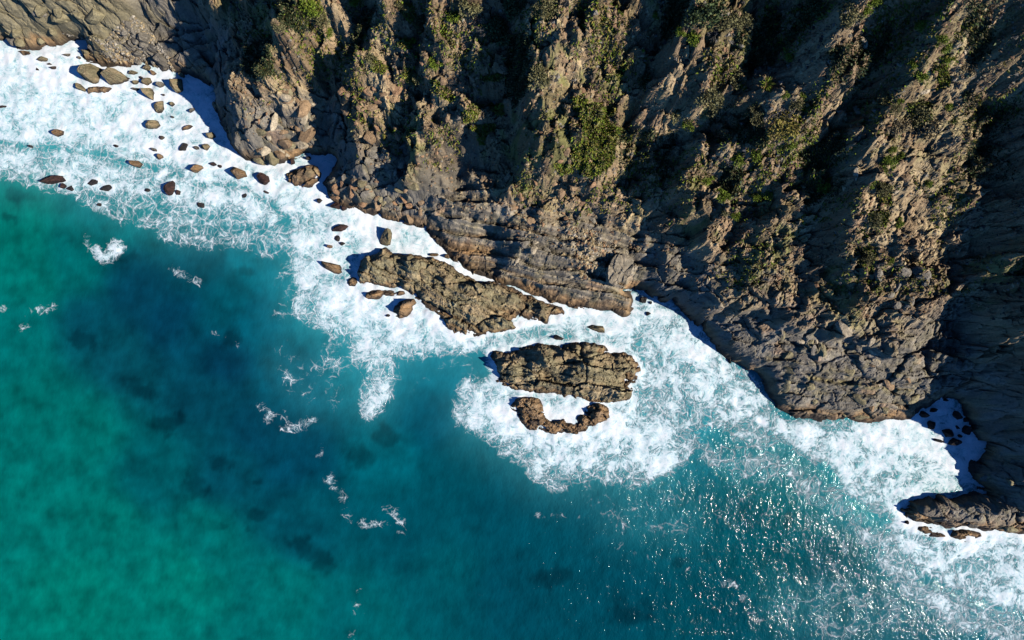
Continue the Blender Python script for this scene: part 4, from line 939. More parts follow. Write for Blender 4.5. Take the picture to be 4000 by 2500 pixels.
def poly_rock(idx, spec):
    name, label, cat, group, poly, top, ew, spots, bed, tone = spec
    P = wpts(poly)
    res = 0.1
    xs = np.arange(P[:, 0].min() - 1, P[:, 0].max() + 1, res); ys = np.arange(P[:, 1].min() - 1, P[:, 1].max() + 1, res)
    X, Y = np.meshgrid(xs, ys)
    sd = 40 + 13 * idx
    big = min(1.0, math.sqrt((P[:, 0].max() - P[:, 0].min()) * (P[:, 1].max() - P[:, 1].min())) / 8.0)
    wa = 0.10 + 0.28 * big ** 2
    wx_ = X + wa * fbm(X * 1.0, Y * 1.0, sd, 5, 0.6); wy_ = Y + wa * fbm(X * 1.0, Y * 1.0, sd + 5, 5, 0.6)
    d = sdist(wx_, wy_, P)
    # body height from the measured spots
    num = np.full(X.shape, top * 0.4); den = np.full(X.shape, 0.4)
    for px, py, z in spots:
        sx, sy = w(px, py, z)
        k = 1.0 / ((X - sx) ** 2 + (Y - sy) ** 2 + 0.25) ** 1.3
        num += k * z; den += k
    body = num / den
    big = min(1.0, math.sqrt((P[:, 0].max() - P[:, 0].min()) * (P[:, 1].max() - P[:, 1].min())) / 8.0)
    body = body * 1.35 * (1 + 0.25 * fbm(X * 0.35, Y * 0.35, sd + 3, 3))
    h = body * (1 - np.exp(-np.maximum(d, 0) / (ew * 1.6 * np.clip(1 + 1.3 * fbm(X * 0.4, Y * 0.4, sd + 8, 3), 0.35, 2.2))))
    fb, rb = facets(wx_, wy_, 1.2 + 1.4 * big, sd + 10, bed[0], 1.8, 1.2, 0.35, 0.05)
    fm, rm = facets(wx_, wy_, 0.8, sd + 20, bed[0] + 8, 2.0, 1.1, 0.15, 0.09)
    fs, rsm = facets(wx_, wy_, 0.36, sd + 26, bed[0], 2.6, 1.0, 0.3, 0.1)
    st = strata(wx_, wy_, bed[0], bed[1], sd + 30)
    inn = ss(0, 0.5, d) * np.minimum(1, body / 1.2)
    h = h + inn * ((0.5 + 0.55 * big) * fb + 0.34 * fm + 0.10 * fs + bed[2] * st + 0.14 * (ridged(wx_ * 0.7, wy_ * 0.9, sd + 44, 4) - 0.55)) + 0.1 * inn * fbm(X * 2, Y * 2, sd + 40, 4, .6)
    h = np.where(d < 0, d * 1.4 - 0.02, h)
    a, b = TONE[tone]
    n_ = fbm(X * 0.5, Y * 0.5, sd + 50, 4); n2_ = fbm(X * 1.6, Y * 1.6, sd + 60, 3)
    c = mixc(np.broadcast_to(a, X.shape + (3,)), b, ss(-0.2, 0.3, n_ + 0.4 * n2_))
    c = mixc(c, TAN * 1.05, 0.6 * ss(0.6, 0.95, rb) * ss(-0.1, 0.3, n2_))
    c = mixc(c, DARK, 0.6 * ss(0.7, 0.95, 1 - rb) * ss(-0.3, 0.2, n2_))
    c = mixc(c, OCHRE * 1.1, 0.85 * (1 - ss(0.6, 1.3, h + 0.5 * n_)))
    c = mixc(c, WET * 1.4, 0.9 * (1 - ss(0.15, 0.95, h + 0.6 * n2_)))
    c = c * (0.72 + 0.56 * rm[..., None]) * (0.85 + 0.3 * rsm[..., None])
    Fq, used = grid_faces(d > -0.75, len(xs), len(ys))
    V = np.stack([X, Y, h], -1).reshape(-1, 3)[used]
    o = np.array([P[:, 0].mean(), P[:, 1].mean(), 0])
    return tag(obj(name, mesh_np(name, V - o, Fq, M_ROCK, c.reshape(-1, 3)[used]), None, o), label, cat, group)

def ico(sub):
    t = (1 + 5 ** 0.5) / 2
    v = [(-1, t, 0), (1, t, 0), (-1, -t, 0), (1, -t, 0), (0, -1, t), (0, 1, t), (0, -1, -t), (0, 1, -t), (t, 0, -1), (t, 0, 1), (-t, 0, -1), (-t, 0, 1)]
    f = [(0, 11, 5), (0, 5, 1), (0, 1, 7), (0, 7, 10), (0, 10, 11), (1, 5, 9), (5, 11, 4), (11, 10, 2), (10, 7, 6), (7, 1, 8), (3, 9, 4), (3, 4, 2), (3, 2, 6), (3, 6, 8), (3, 8, 9), (4, 9, 5), (2, 4, 11), (6, 2, 10), (8, 6, 7), (9, 8, 1)]
    v = [np.array(a) / np.linalg.norm(a) for a in v]
    for _ in range(sub):
        mid = {}; nf = []
        def m(a, b):
            k = (min(a, b), max(a, b))
            if k not in mid:
                p = v[a] + v[b]; v.append(p / np.linalg.norm(p)); mid[k] = len(v) - 1
            return mid[k]
        for a, b, c in f:
            ab, bc, ca = m(a, b), m(b, c), m(c, a)
            nf += [(a, ab, ca), (b, bc, ab), (c, ca, bc), (ab, bc, ca)]
        f = nf
    return np.array(v), np.array(f)
ICO4, ICO3, ICO2, ICO1 = ico(4), ico(3), ico(2), ico(1)

def boulder_shape(seed, base, planes=11, lump=0.07):
    """unit boulder: a ball cut by random planes, edges worn, surface pitted"""
    r = np.random.RandomState(seed)
    v, f = base
    v = v.copy()
    for _ in range(planes):
        n = r.normal(size=3); n[2] = abs(n[2]) * 0.9 + 0.05 if r.rand() < 0.75 else n[2]; n /= np.linalg.norm(n)
        dpl = r.uniform(0.42, 0.78)
        s = v @ n
        over = s > dpl
        v[over] -= np.outer(s[over] - dpl, n) * 0.93
    a0 = r.uniform(0, 6.3)
    for q in range(r.randint(4, 6)):                 # upright broken sides
        a1 = a0 + q * 1.35 + r.uniform(-.35, .35); n = np.array((math.cos(a1), math.sin(a1), r.uniform(-.1, .35))); n /= np.linalg.norm(n)
        dpl = r.uniform(0.45, 0.7); s = v @ n; over = s > dpl
        v[over] -= np.outer(s[over] - dpl, n) * 0.95
    d = v / (np.linalg.norm(v, axis=1, keepdims=True) + 1e-9)
    nz = fbm(d[:, 0] * 1.6 + d[:, 2] * 1.1 + seed, d[:, 1] * 1.6 - d[:, 2] * 0.9, seed, 5, 0.6)
    fz, _ = facets(v[:, 0] + 0.4 * v[:, 2] + 7, v[:, 1] - 0.3 * v[:, 2], 0.45, seed + 3, r.uniform(0, 180), 1.7, 1.0, 0.5, 0.12)
    v = v * (1 + lump * nz + 0.06 * fz)[:, None]
    v[:, :2] /= np.abs(v[:, :2]).max(0)
    v[:, 2] /= v[:, 2].max()
    return v, f

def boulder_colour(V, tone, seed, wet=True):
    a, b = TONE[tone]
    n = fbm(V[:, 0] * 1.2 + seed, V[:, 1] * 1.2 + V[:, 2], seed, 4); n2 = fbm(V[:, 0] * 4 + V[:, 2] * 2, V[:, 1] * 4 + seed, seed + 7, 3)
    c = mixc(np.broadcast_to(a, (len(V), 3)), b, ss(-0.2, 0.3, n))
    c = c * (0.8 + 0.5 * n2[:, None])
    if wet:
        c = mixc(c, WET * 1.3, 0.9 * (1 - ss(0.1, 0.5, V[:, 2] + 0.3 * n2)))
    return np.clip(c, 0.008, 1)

for k, spec in enumerate(BIG):
    if spec[4] is not None:
        poly_rock(k, spec)

# the big square boulder on the platform
pc, _ = on_cliff([2415], [1057])
bxp = np.array(BIG_PALE, float)
zc = 4.6
pw = np.array([w(x, y, zc) for x, y in bxp]); ctr = pw.mean(0)
zb = float(min(ground(*ctr), 4.0)) - 0.8
v, f = ICO4
v = v.copy()
ang = np.arctan2(v[:, 1], v[:, 0]); hz = np.hypot(v[:, 0], v[:, 1])
pa = np.arctan2(pw[:, 1] - ctr[1], pw[:, 0] - ctr[0]); pr = np.hypot(pw[:, 0] - ctr[0], pw[:, 1] - ctr[1])
o_ = np.argsort(pa); pa, pr = pa[o_], pr[o_]
rad = np.interp(ang, np.concatenate([pa - 2 * math.pi, pa, pa + 2 * math.pi]), np.tile(pr, 3))
sq = np.minimum(1.0, hz * 1.45)
vz = np.clip(v[:, 2] * 1.5, -1, 1)
fz, rz = facets(v[:, 0] * 2, v[:, 1] * 2, 0.7, 5001, 70, 1.8, 1.0, 0.4, 0.1)
top = 0.9 + 0.16 * v[:, 0] + 0.12 * fz
V = np.stack([np.cos(ang) * rad * sq, np.sin(ang) * rad * sq, np.where(vz > 0, vz * top * 1.9, vz * 0.8) + 0.9], -1)
V[:, :2] *= (1 + 0.05 * fbm(ang * 2, v[:, 2] * 3, 5005, 3))[:, None]
cc = boulder_colour(V * 0.7, 'pale', 77, False) * (0.8 + 0.4 * rz[:, None])
sp = BIG[PALE_I]
tag(obj(sp[0], mesh_np(sp[0], V, f, M_ROCK, cc), None, (ctr[0], ctr[1], zb + 0.7)), sp[1], sp[2], None)

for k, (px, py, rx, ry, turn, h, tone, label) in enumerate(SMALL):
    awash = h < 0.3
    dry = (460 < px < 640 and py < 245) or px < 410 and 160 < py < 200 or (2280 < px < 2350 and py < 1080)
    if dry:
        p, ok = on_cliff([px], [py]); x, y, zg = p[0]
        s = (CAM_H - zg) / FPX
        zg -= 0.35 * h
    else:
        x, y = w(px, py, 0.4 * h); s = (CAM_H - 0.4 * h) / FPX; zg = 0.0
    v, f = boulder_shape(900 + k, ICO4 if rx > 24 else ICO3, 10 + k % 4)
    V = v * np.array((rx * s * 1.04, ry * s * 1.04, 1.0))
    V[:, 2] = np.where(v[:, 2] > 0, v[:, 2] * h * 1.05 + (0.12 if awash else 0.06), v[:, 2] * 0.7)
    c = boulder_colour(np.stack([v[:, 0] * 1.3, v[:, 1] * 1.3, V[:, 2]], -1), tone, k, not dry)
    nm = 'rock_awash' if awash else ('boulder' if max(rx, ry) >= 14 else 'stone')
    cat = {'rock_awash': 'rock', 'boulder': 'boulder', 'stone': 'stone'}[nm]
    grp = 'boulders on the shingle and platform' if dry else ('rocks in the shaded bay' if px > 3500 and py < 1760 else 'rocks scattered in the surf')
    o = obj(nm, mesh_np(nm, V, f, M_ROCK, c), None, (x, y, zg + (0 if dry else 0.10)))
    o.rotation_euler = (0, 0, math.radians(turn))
    tag(o, label, cat, grp)

# blocks standing proud of the cliff: parts of it, sharing eight shapes per tone
print('blocks')
BLK = []
for tone in ('brown', 'grey', 'pale', 'rust', 'olive'):
    for q in range(5):
        r = np.random.RandomState(3000 + len(BLK))
        v, f = ICO1
        v = v.copy()
        for _ in range(7):
            n = r.normal(size=3); n /= np.linalg.norm(n); dpl = r.uniform(0.45, 0.75)
            s_ = v @ n; ov = s_ > dpl
            v[ov] -= np.outer(s_[ov] - dpl, n)
        v *= np.array((1.0, r.uniform(0.6, 0.95), r.uniform(0.55, 0.9)))
        c = np.array(TONE[tone][0]) * (0.8 + 0.4 * r.rand()) * (0.85 + 0.3 * r.rand(len(v), 1))
        BLK.append(mesh_np('rock_block', v, f, M_BLOCK, c))
# where blocks sit, measured: x0, y0, x1, y1, how many, size range, tones
ZONES = [(1000, 330, 1240, 640, 34, .45, 1.2, (0, 4, 2)), (1330, 330, 1560, 540, 18, .5, 1.1, (0, 3)), (1420, 540, 1600, 720, 16, .4, 1.0, (1, 2)),
         (2000, 700, 2320, 900, 26, .3, .8, (0, 1, 3)), (2220, 930, 2420, 1090, 30, .25, .6, (2, 0)), (1990, 890, 2250, 1060, 10, .3, .6, (1, 2)), (20, 30, 450, 180, 12, .6, 1.3, (4, 4, 1)),
         (440, 90, 640, 260, 26, .3, .7, (1, 1)), (3040, 1260, 3420, 1420, 34, .35, .9, (2, 4, 1)), (3050, 1420, 3620, 1640, 20, .4, .9, (0, 4)), (3430, 1050, 3620, 1230, 10, .5, 1.1, (1,)),
         (1270, 690, 1660, 860, 26, .4, 1.0, (3, 0, 4)), (3780, 1800, 4000, 2070, 12, .4, .8, (4, 1)), (3330, 50, 3780, 900, 18, .25, .6, (0, 2)), (2100, 20, 2450, 650, 18, .3, .7, (0, 3)), (1650, 100, 1960, 500, 12, .3, .7, (0,))]
for x0, y0, x1, y1, n, s0, s1, tones in ZONES:
    px = rs.uniform(x0, x1, n * 3); py = rs.uniform(y0, y1, n * 3)
    P, ok = on_cliff(px, py)
    ok &= P[:, 2] > 0.6
    P = P[ok][:n]
    for x, y, z in P:
        s = rs.uniform(s0, s1) * (0.7 + 0.6 * rs.rand())
        o = obj('rock_block', BLK[tones[rs.randint(len(tones))] * 5 + rs.randint(5)], cliff)
        o.location = (x, y, float(ground(x, y)) - 0.22 * s)
        o.rotation_euler = (rs.uniform(-.5, .5), rs.uniform(-.5, .5), rs.uniform(0, 6.3))
        o.scale = (s * rs.uniform(.9, 1.5), s, s * rs.uniform(.7, 1.1))

# loose stones nobody could count, on the shingle and on the slope
def scatter_stones(name, label, pos, size, tone_ix, mat, seed):
    r = np.random.RandomState(seed)
    base = [(0, 0, 1), (.9, 0, .2), (0, .8, .1), (-.9, .1, .15), (0, -.85, .2), (0, 0, -.6)]
    fc = np.array([(0, 1, 2), (0, 2, 3), (0, 3, 4), (0, 4, 1), (5, 2, 1), (5, 3, 2), (5, 4, 3), (5, 1, 4)])
    n = len(pos)
    b = np.array(base)[None] * (1 + 0.35 * r.uniform(-1, 1, (n, 6, 3)))
    a = r.uniform(0, 6.3, n); ca, sa = np.cos(a)[:, None], np.sin(a)[:, None]
    tx = b[..., 0] * ca - b[..., 1] * sa; ty = b[..., 0] * sa + b[..., 1] * ca
    V = np.stack([tx, ty, b[..., 2] * 0.8], -1) * size[:, None, None] + pos[:, None, :]
    Fq = (fc[None] + (np.arange(n) * 6)[:, None, None]).reshape(-1, 3)
    tones = np.array([BROWN, TAN, GREY, GREY * 1.6, RUST, OLIVE, DARK])[np.asarray(tone_ix)[r.randint(len(tone_ix), size=n)]]
    c = np.repeat(tones * r.uniform(.7, 1.3, (n, 1)), 6, 0)
    return tag(obj(name, mesh_np(name, V.reshape(-1, 3), Fq, mat, c)), label, None, None, 'stuff')
def in_poly(poly, n, r):
    p = np.array(poly, float)
    q = np.stack([r.uniform(p[:, 0].min(), p[:, 0].max(), n * 4), r.uniform(p[:, 1].min(), p[:, 1].max(), n * 4)], -1)
    return q[inside(q[:, 0], q[:, 1], p)][:n]
r5 = np.random.RandomState(55)
q = in_poly([(225, 125), (400, 160), (470, 90), (520, 60), (600, 130), (660, 220), (690, 290), (560, 250), (430, 245), (370, 165)], 1500, r5)
P, ok = on_cliff(q[:, 0], q[:, 1]); P = P[ok]
scatter_stones('shingle', 'grey shingle and cobbles between the headland and the shaded gully', P, r5.uniform(.08, .3, len(P)) ** 1.0, (2, 3, 2, 1), M_BLOCK, 5)
gx = r5.uniform(900, 4000, 30000); gy = r5.uniform(0, 1250, 30000)
P, ok = on_cliff(gx, gy); P = P[ok & (P[:, 2] > 5.0)]
nn_ = fbm(P[:, 0] * 0.3, P[:, 1] * 0.3, 901, 3)
P = P[nn_ + r5.uniform(-.4, .4, len(P)) > -0.05][:14000]
scatter_stones('scree', 'loose stones and rubble lying on the cliff slope', P, 0.07 + 0.28 * r5.rand(len(P)) ** 3, (0, 1, 0, 2, 4, 6), M_BLOCK, 6)
q = in_poly([(2200, 880), (2320, 900), (2400, 1000), (2360, 1090), (2270, 1090), (2240, 980)], 500, r5)
P, ok = on_cliff(q[:, 0], q[:, 1]); P = P[ok]
scatter_stones('rubble', 'pale broken rubble beside the big square boulder', P, r5.uniform(.1, .35, len(P)), (1, 3, 4, 1), M_BLOCK, 7)
# ------------------------------------------------------------------ plants
print('plants')
GREENS = {'dark': np.array((0.075, 0.105, 0.04)), 'olive': np.array((0.20, 0.185, 0.08)), 'bright': np.array((0.18, 0.245, 0.026)), 'tan': np.array((0.36, 0.28, 0.15)),
          'yellow': np.array((0.27, 0.22, 0.05)), 'grey': np.array((0.21, 0.19, 0.17)), 'deep': np.array((0.022, 0.036, 0.018))}
def leaf_quads(pos, direc, length, width, r):
    """one small pointed leaf per place"""
    n = len(pos)
    side = np.cross(direc, r.normal(size=(n, 3))); side /= np.linalg.norm(side, axis=1, keepdims=True) + 1e-9
    tip = pos + direc * length[:, None]; mid = pos + direc * (length * 0.5)[:, None]
    V = np.stack([pos, mid + side * width[:, None], tip, mid - side * width[:, None]], 1)
    Fq = np.arange(n * 4).reshape(n, 4)
    return V.reshape(-1, 3), Fq

def foliage_mesh(seed, colour, clumps=26, per=44, spread=1.0):
    r = np.random.RandomState(seed)
    c = r.normal(size=(clumps, 3)); c /= np.linalg.norm(c, axis=1, keepdims=True)
    c[:, 2] = np.abs(c[:, 2]); c *= (r.uniform(0.25, 0.85, clumps) ** 0.7)[:, None]
    c *= np.array((1.0, r.uniform(.7, 1.0), 0.85)) * spread
    c[:, :2] += r.uniform(-.2, .2, 2)
    cr = r.uniform(0.16, 0.34, clumps)
    tint = r.uniform(0.65, 1.35, clumps)
    k = np.repeat(np.arange(clumps), per)
    d = r.normal(size=(len(k), 3)); d /= np.linalg.norm(d, axis=1, keepdims=True)
    pos = c[k] + d * (cr[k] * r.uniform(.4, 1.0, len(k)))[:, None]
    dr = d * 0.8 + r.normal(size=d.shape) * 0.5 + np.array((0, 0, 0.25)); dr /= np.linalg.norm(dr, axis=1, keepdims=True)
    V, Fq = leaf_quads(pos, dr, r.uniform(.10, .19, len(k)), r.uniform(.03, .055, len(k)), r)
    V[:, 2] += 0.1
    col = np.repeat(GREENS[colour] * (tint[k] * r.uniform(.75, 1.25, len(k)))[:, None], 4, 0)
    return mesh_np('foliage', V, Fq, M_LEAF, np.clip(col, .008, 1)), c

def tube(a, b, ra, rb):
    a, b = np.asarray(a, float), np.asarray(b, float)
    d = b - a; d /= np.linalg.norm(d) + 1e-9
    u = np.cross(d, (0.3, 0.5, 0.81)); u /= np.linalg.norm(u) + 1e-9; v_ = np.cross(d, u)
    ring = [np.cos(t) * u + np.sin(t) * v_ for t in (0, 2.094, 4.189)]
    return [a + ra * q for q in ring] + [b + rb * q for q in ring], [(0, 1, 4, 3), (1, 2, 5, 4), (2, 0, 3, 5)]

def branch_mesh(name, segs, colour, seed):
    r = np.random.RandomState(seed)
    V, Fq, cl = [], [], []
    for a, b, ra, rb in segs:
        vv, ff = tube(a, b, ra, rb); o = len(V)
        V += vv; Fq += [tuple(i + o for i in f) for f in ff]
        cl += [np.asarray(colour) * r.uniform(.7, 1.3)] * 6
    return mesh_np(name, np.array(V), np.array(Fq), M_TWIG, np.array(cl))

def stems_for(c, seed):
    segs = []
    for q in c[:12]:
        m = q * 0.5 + np.array((0, 0, -0.05))
        segs += [((0, 0, -.35), m, .05, .035), (m, q, .035, .015)]
    return branch_mesh('stem', segs, (0.12, 0.09, 0.065), seed)

def dead_mesh(seed):
    r = np.random.RandomState(seed)
    segs = []
    def grow(p, d, ln, rad, lev):
        q = p + d * ln
        segs.append((p, q, rad, rad * .6))
        if lev == 0: return
        for _ in range(3 if lev > 1 else 4):
            n = d + r.normal(size=3) * 0.6; n[2] = n[2] * 0.6 + 0.05; n /= np.linalg.norm(n)
            grow(p + d * ln * r.uniform(.4, 1), n, ln * r.uniform(.55, .85), rad * .6, lev - 1)
    for _ in range(5):
        d = r.normal(size=3); d[2] = abs(d[2]) * .6 + .2; d /= np.linalg.norm(d)
        grow(np.array((0, 0, -.2)), d, .45, .035, 3)
    return branch_mesh('dead_shrub', segs, GREENS['grey'], seed)

def rosette_mesh(seed):
    r = np.random.RandomState(seed)
    n = 90
    a = r.uniform(0, 6.3, n); e = r.uniform(0.05, 1.2, n)
    d = np.stack([np.cos(a) * np.cos(e), np.sin(a) * np.cos(e), np.sin(e)], -1)
    V, Fq = leaf_quads(np.zeros((n, 3)) + d * .12, d, r.uniform(.7, 1.0, n), r.uniform(.04, .07, n), r)
    col = np.repeat(np.where(r.rand(n, 1) < .3, GREENS['yellow'], GREENS['bright']) * r.uniform(.6, 1.2, (n, 1)), 4, 0)
    return mesh_np('leaf_rosette', V, Fq, M_LEAF, col)

SHRUBS = [  # x, y, half size (photograph), look, label
    (1940, 128, 52, 'dark', 'large dark green shrub on the rim of the wide shaded gully'),
    (2000, 32, 42, 'dark', 'dark green shrub at the top edge above the wide shaded gully, left one'),
    (2043, 20, 40, 'dark', 'dark green shrub at the top edge above the wide shaded gully, middle one'),
    (2132, 30, 36, 'olive', 'olive green shrub at the top edge by the brown central spur'),
    (2165, 58, 28, 'olive', 'rounded olive shrub hanging over the left side of the central spur'),
    (1832, 40, 42, 'olive', 'pale olive shrub at the top edge left of the big dark green one'),
    (1985, 55, 34, 'dead', 'grey dead shrub between the dark green shrubs of the top edge'),
    (1885, 105, 32, 'dead', 'grey leafless shrub left of the large dark green shrub'),
    (2112, 308, 38, 'olive', 'olive shrub on the left flank of the central spur above the grass'),
    (2150, 292, 32, 'dead', 'grey dead twigs beside the olive shrub on the central spur'),
    (2062, 255, 22, 'olive', 'small upright olive shrub left of the central spur'),
    (2520, 303, 34, 'dark', 'dark green shrub right of the central spur above hanging dry twigs'),
    (2526, 352, 27, 'dead', 'dry grey-brown shrub hanging below a dark green one, right of the central spur'),
    (2705, 150, 28, 'bright', 'bright green shrub on the ridge right of the central spur'),
    (2655, 132, 18, 'bright', 'small bright green shrub left of the bigger bright one on the ridge'),
    (2755, 58, 58, 'dark', 'biggest dusky green shrub at the top edge right of the central spur'),
    (2565, 66, 13, 'bright', 'tiny bright green shrub alone in the shade below the top edge'),
    (2842, 82, 36, 'olive', 'olive shrub right of the biggest dusky green shrub'),
    (2882, 100, 32, 'olive', 'olive shrub at the shadow edge, right end of the ridge top clump'),
    (2775, 125, 40, 'dead', 'grey tangle of dead branches below the biggest dusky green shrub'),
    (2842, 146, 34, 'dead', 'grey dead shrub below the two olive shrubs on the ridge'),
    (2682, 375, 36, 'dead', 'spreading grey dead shrub on the left edge of the ridge knoll'),
    (2750, 386, 44, 'olive', 'broad grey-olive shrub right of the spreading dead shrub'),
    (2640, 450, 36, 'olive', 'yellowish olive shrub below the spreading dead shrub'),
    (2694, 486, 24, 'bright', 'light green shrub hanging at the lower tip of the ridge knoll'),
    (2862, 316, 36, 'olive', 'dark olive shrub at the right edge of the ridge, beside the deep shade'),
    (2892, 336, 20, 'bright', 'green shrub touching the dark olive one beside the deep shade'),
    (2962, 288, 22, 'dead', 'small grey dead shrub above the spiky yellow-green plant'),
    (3152, 55, 38, 'dark', 'dark green leafy shrub, left of two big ones at the top right gully'),
    (3196, 48, 36, 'dark', 'dark green leafy shrub, right of two big ones at the top right gully'),
    (3182, 8, 32, 'dark', 'dark green shrub cut by the top edge above the two big leafy ones'),
    (3126, 110, 27, 'dark', 'dark green shrub third from the top of the hanging row'),
    (3095, 150, 28, 'dark', 'dark green shrub in the middle of the hanging row in the shade'),
    (3060, 186, 21, 'dark', 'small dark green shrub near the lower end of the hanging row'),
    (3086, 220, 22, 'bright', 'light green shrub at the lowest end of the hanging row'),
    (3322, 62, 38, 'olive', 'grey-olive shrub at the top edge right of the hanging row'),
    (3376, 40, 24, 'bright', 'bright green shrub right of the grey-olive one at the top edge'),
    (3406, 14, 22, 'bright', 'bright green shrub cut by the top edge'),
    (3306, 102, 22, 'olive', 'small olive shrub hanging below the grey-olive one at the top edge'),
    (3126, 372, 14, 'bright', 'small bright green tuft on the middle of the narrow tan spur'),
    (3064, 376, 12, 'bright', 'tiny green tuft left of the narrow tan spur'),
    (3055, 430, 46, 'dead', 'big twiggy grey shrub on the left flank of the narrow tan spur'),
    (3042, 486, 46, 'yellow', 'golden yellow-leaved shrub below the big grey twiggy one'),
    (2960, 450, 28, 'olive', 'olive shrub left of the big grey twiggy one'),
    (3100, 410, 24, 'olive', 'small olive shrub right of the big grey twiggy one'),
    (3092, 570, 18, 'bright', 'bright green shrub under the golden one in the shade edge'),
    (3056, 580, 13, 'bright', 'tiny bright green tuft left of another under the golden shrub'),
    (2950, 604, 24, 'bright', 'leafy green shrub, upper of two on the shaded knoll'),
    (2876, 626, 24, 'bright', 'leafy green shrub beside the pale dead branches'),
    (2828, 618, 34, 'dead', 'pale dead branching shrub on top of the shaded knoll'),
    (2758, 702, 20, 'bright', 'light green tuft on the brown hump of the shaded knoll'),
    (2816, 768, 24, 'bright', 'light green shrub hanging at the lower right of the brown hump'),
    (2986, 755, 24, 'bright', 'bright green shrub at the right end of the shaded knoll'),
    (2946, 772, 18, 'bright', 'small green shrub just left of the bright one at the end of the knoll'),
    (2830, 838, 16, 'olive', 'lowest light tuft under the shaded knoll, left one'),
    (2868, 848, 16, 'bright', 'lowest light tuft under the shaded knoll, right one'),
    (3220, 722, 24, 'bright', 'bright green shrub alone in the dark gully left of the long lit spur'),
    (3590, 114, 22, 'bright', 'bright green shrub at the upper left of the long lit spur'),
    (3560, 254, 18, 'bright', 'small green shrub on the left edge of the long lit spur, upper of two'),
    (3582, 302, 27, 'bright', 'yellow-green shrub on the left edge of the long lit spur, lower of two'),
    (3676, 150, 21, 'bright', 'bright green shrub on the long lit spur, top of a column of three'),
    (3688, 190, 24, 'bright', 'bright green shrub on the long lit spur, middle of a column of three'),
    (3692, 234, 19, 'bright', 'bright green shrub on the long lit spur, bottom of a column of three'),
    (3768, 262, 34, 'tan', 'dry brown shrub at the right edge of the long lit spur'),
    (3452, 392, 25, 'olive', 'olive green shrub standing in the shade left of the long lit spur'),
    (3490, 425, 22, 'olive', 'small olive shrub below another in the shade left of the long lit spur'),
    (3508, 394, 13, 'bright', 'tiny bright shrub right of the olive one left of the long lit spur'),
    (3590, 440, 42, 'olive', 'wide grey-green shrub in the middle of the long lit spur'),
    (3618, 500, 42, 'tan', 'wide straw coloured shrub under the grey-green one'),
    (3702, 420, 14, 'bright', 'small green tuft right of the wide grey-green shrub'),
    (3496, 506, 32, 'tan', 'straw coloured shrub on the left shoulder of the long lit spur'),
    (3480, 590, 16, 'bright', 'small green tuft above the bright cushion shrub'),
    (3464, 642, 27, 'bright', 'bright green cushion shrub on the left side of the long lit spur'),
    (3512, 612, 14, 'bright', 'small green tuft right of the bright cushion shrub'),
    (3404, 716, 15, 'bright', 'small bright green tuft on the lower left of the long lit spur'),
    (3450, 735, 26, 'olive', 'grey-olive shrub right of a small bright tuft on the lower spur'),
    (3622, 716, 16, 'bright', 'small green tuft in the dark hollow of the lower spur'),
    (3412, 858, 26, 'olive', 'greyish green shrub patch on the lower part of the long lit spur'),
    (3506, 875, 16, 'bright', 'yellow-green tuft at the right of the lower spur'),
    (3382, 1008, 22, 'olive', 'green patch shrub near the foot of the long lit spur'),
    (3470, 1020, 14, 'bright', 'small green tuft right of the patch near the foot of the spur'),
    (1215, 35, 34, 'bright', 'bright green bush at the top of the second spur from the left'),
    (1250, 70, 30, 'olive', 'olive bush below the bright one on the second spur from the left'),
    (1388, 18, 26, 'bright', 'bright green bush at the top edge left of the third spur'),
    (1570, 30, 32, 'olive', 'olive bush at the top of the third spur'),
    (1640, 90, 26, 'olive', 'pale green bush on the right shoulder of the third spur'),
    (1700, 250, 24, 'bright', 'green bush on the upper part of the fourth spur'),
    (1770, 80, 26, 'bright', 'bright green bush near the top of the fourth spur'),
    (1285, 130, 16, 'bright', 'small green tuft in the middle of the second spur from the left'),
    (1100, 120, 22, 'olive', 'olive bush on the left edge of the second spur from the left'),
    (1590, 170, 22, 'bright', 'light green bush on the right side of the third spur'),
    (1450, 240, 20, 'olive', 'small olive bush on the upper block of the third spur'),
    (1640, 310, 24, 'olive', 'olive bush at the right edge of the third spur above the gully'),
]
KINDS = {}
for kd in ('dark', 'olive', 'bright', 'tan', 'yellow'):
    KINDS[kd] = []
    for q in range(4):
        m, c = foliage_mesh(7000 + 31 * len(KINDS) + q, kd)
        KINDS[kd].append((m, stems_for(c, 7500 + q)))
DEAD = [dead_mesh(7800 + q) for q in range(4)]
sp = np.array([(s[0], s[1]) for s in SHRUBS], float)
SPOS, sok = on_cliff(sp[:, 0], sp[:, 1])
protos = {}
for k, (px, py, rad, kind, label) in enumerate(SHRUBS):
    if not sok[k]:
        print('no ground', label); continue
    x, y, z = SPOS[k]
    z = float(ground(x, y))
    s = rad * (CAM_H - z) / FPX * (1.5 if kind != 'dead' else 1.5)
    if kind == 'dead':
        o = obj('dead_shrub', DEAD[k % 4]); o.location = (x, y, z + 0.1 * s)
        grp = 'dead shrubs on the cliff'
    else:
        key = (kind, k % 4)
        if key not in protos:
            o = empty('shrub', (0, 0, 0)); m, st = KINDS[kind][k % 4]
            obj('foliage', m, o); obj('stem', st, o); protos[key] = o
        else:
            src = protos[key]; o = src.copy(); C.objects.link(o)
            for ch in src.children:
                c_ = ch.copy(); C.objects.link(c_); c_.parent = o
        o.location = (x, y, z)
        grp = 'green shrubs on the cliff'
    n = slope_at(x, y, 0.8)
    o.rotation_euler = (-0.25 * float(np.clip(n[1], -1, 1)), 0.25 * float(np.clip(n[0], -1, 1)), rs.uniform(0, 6.3))
    o.scale = (s, s * rs.uniform(.85, 1.1), s * rs.uniform(.9, 1.2))
    tag(o, label, 'shrub', grp)
P, ok = on_cliff([2990], [331]); x, y, z = P[0]
o = obj('spiky_plant', rosette_mesh(8100)); o.location = (x, y, float(ground(x, y)) + 0.1); o.scale = (.85, .85, .7)
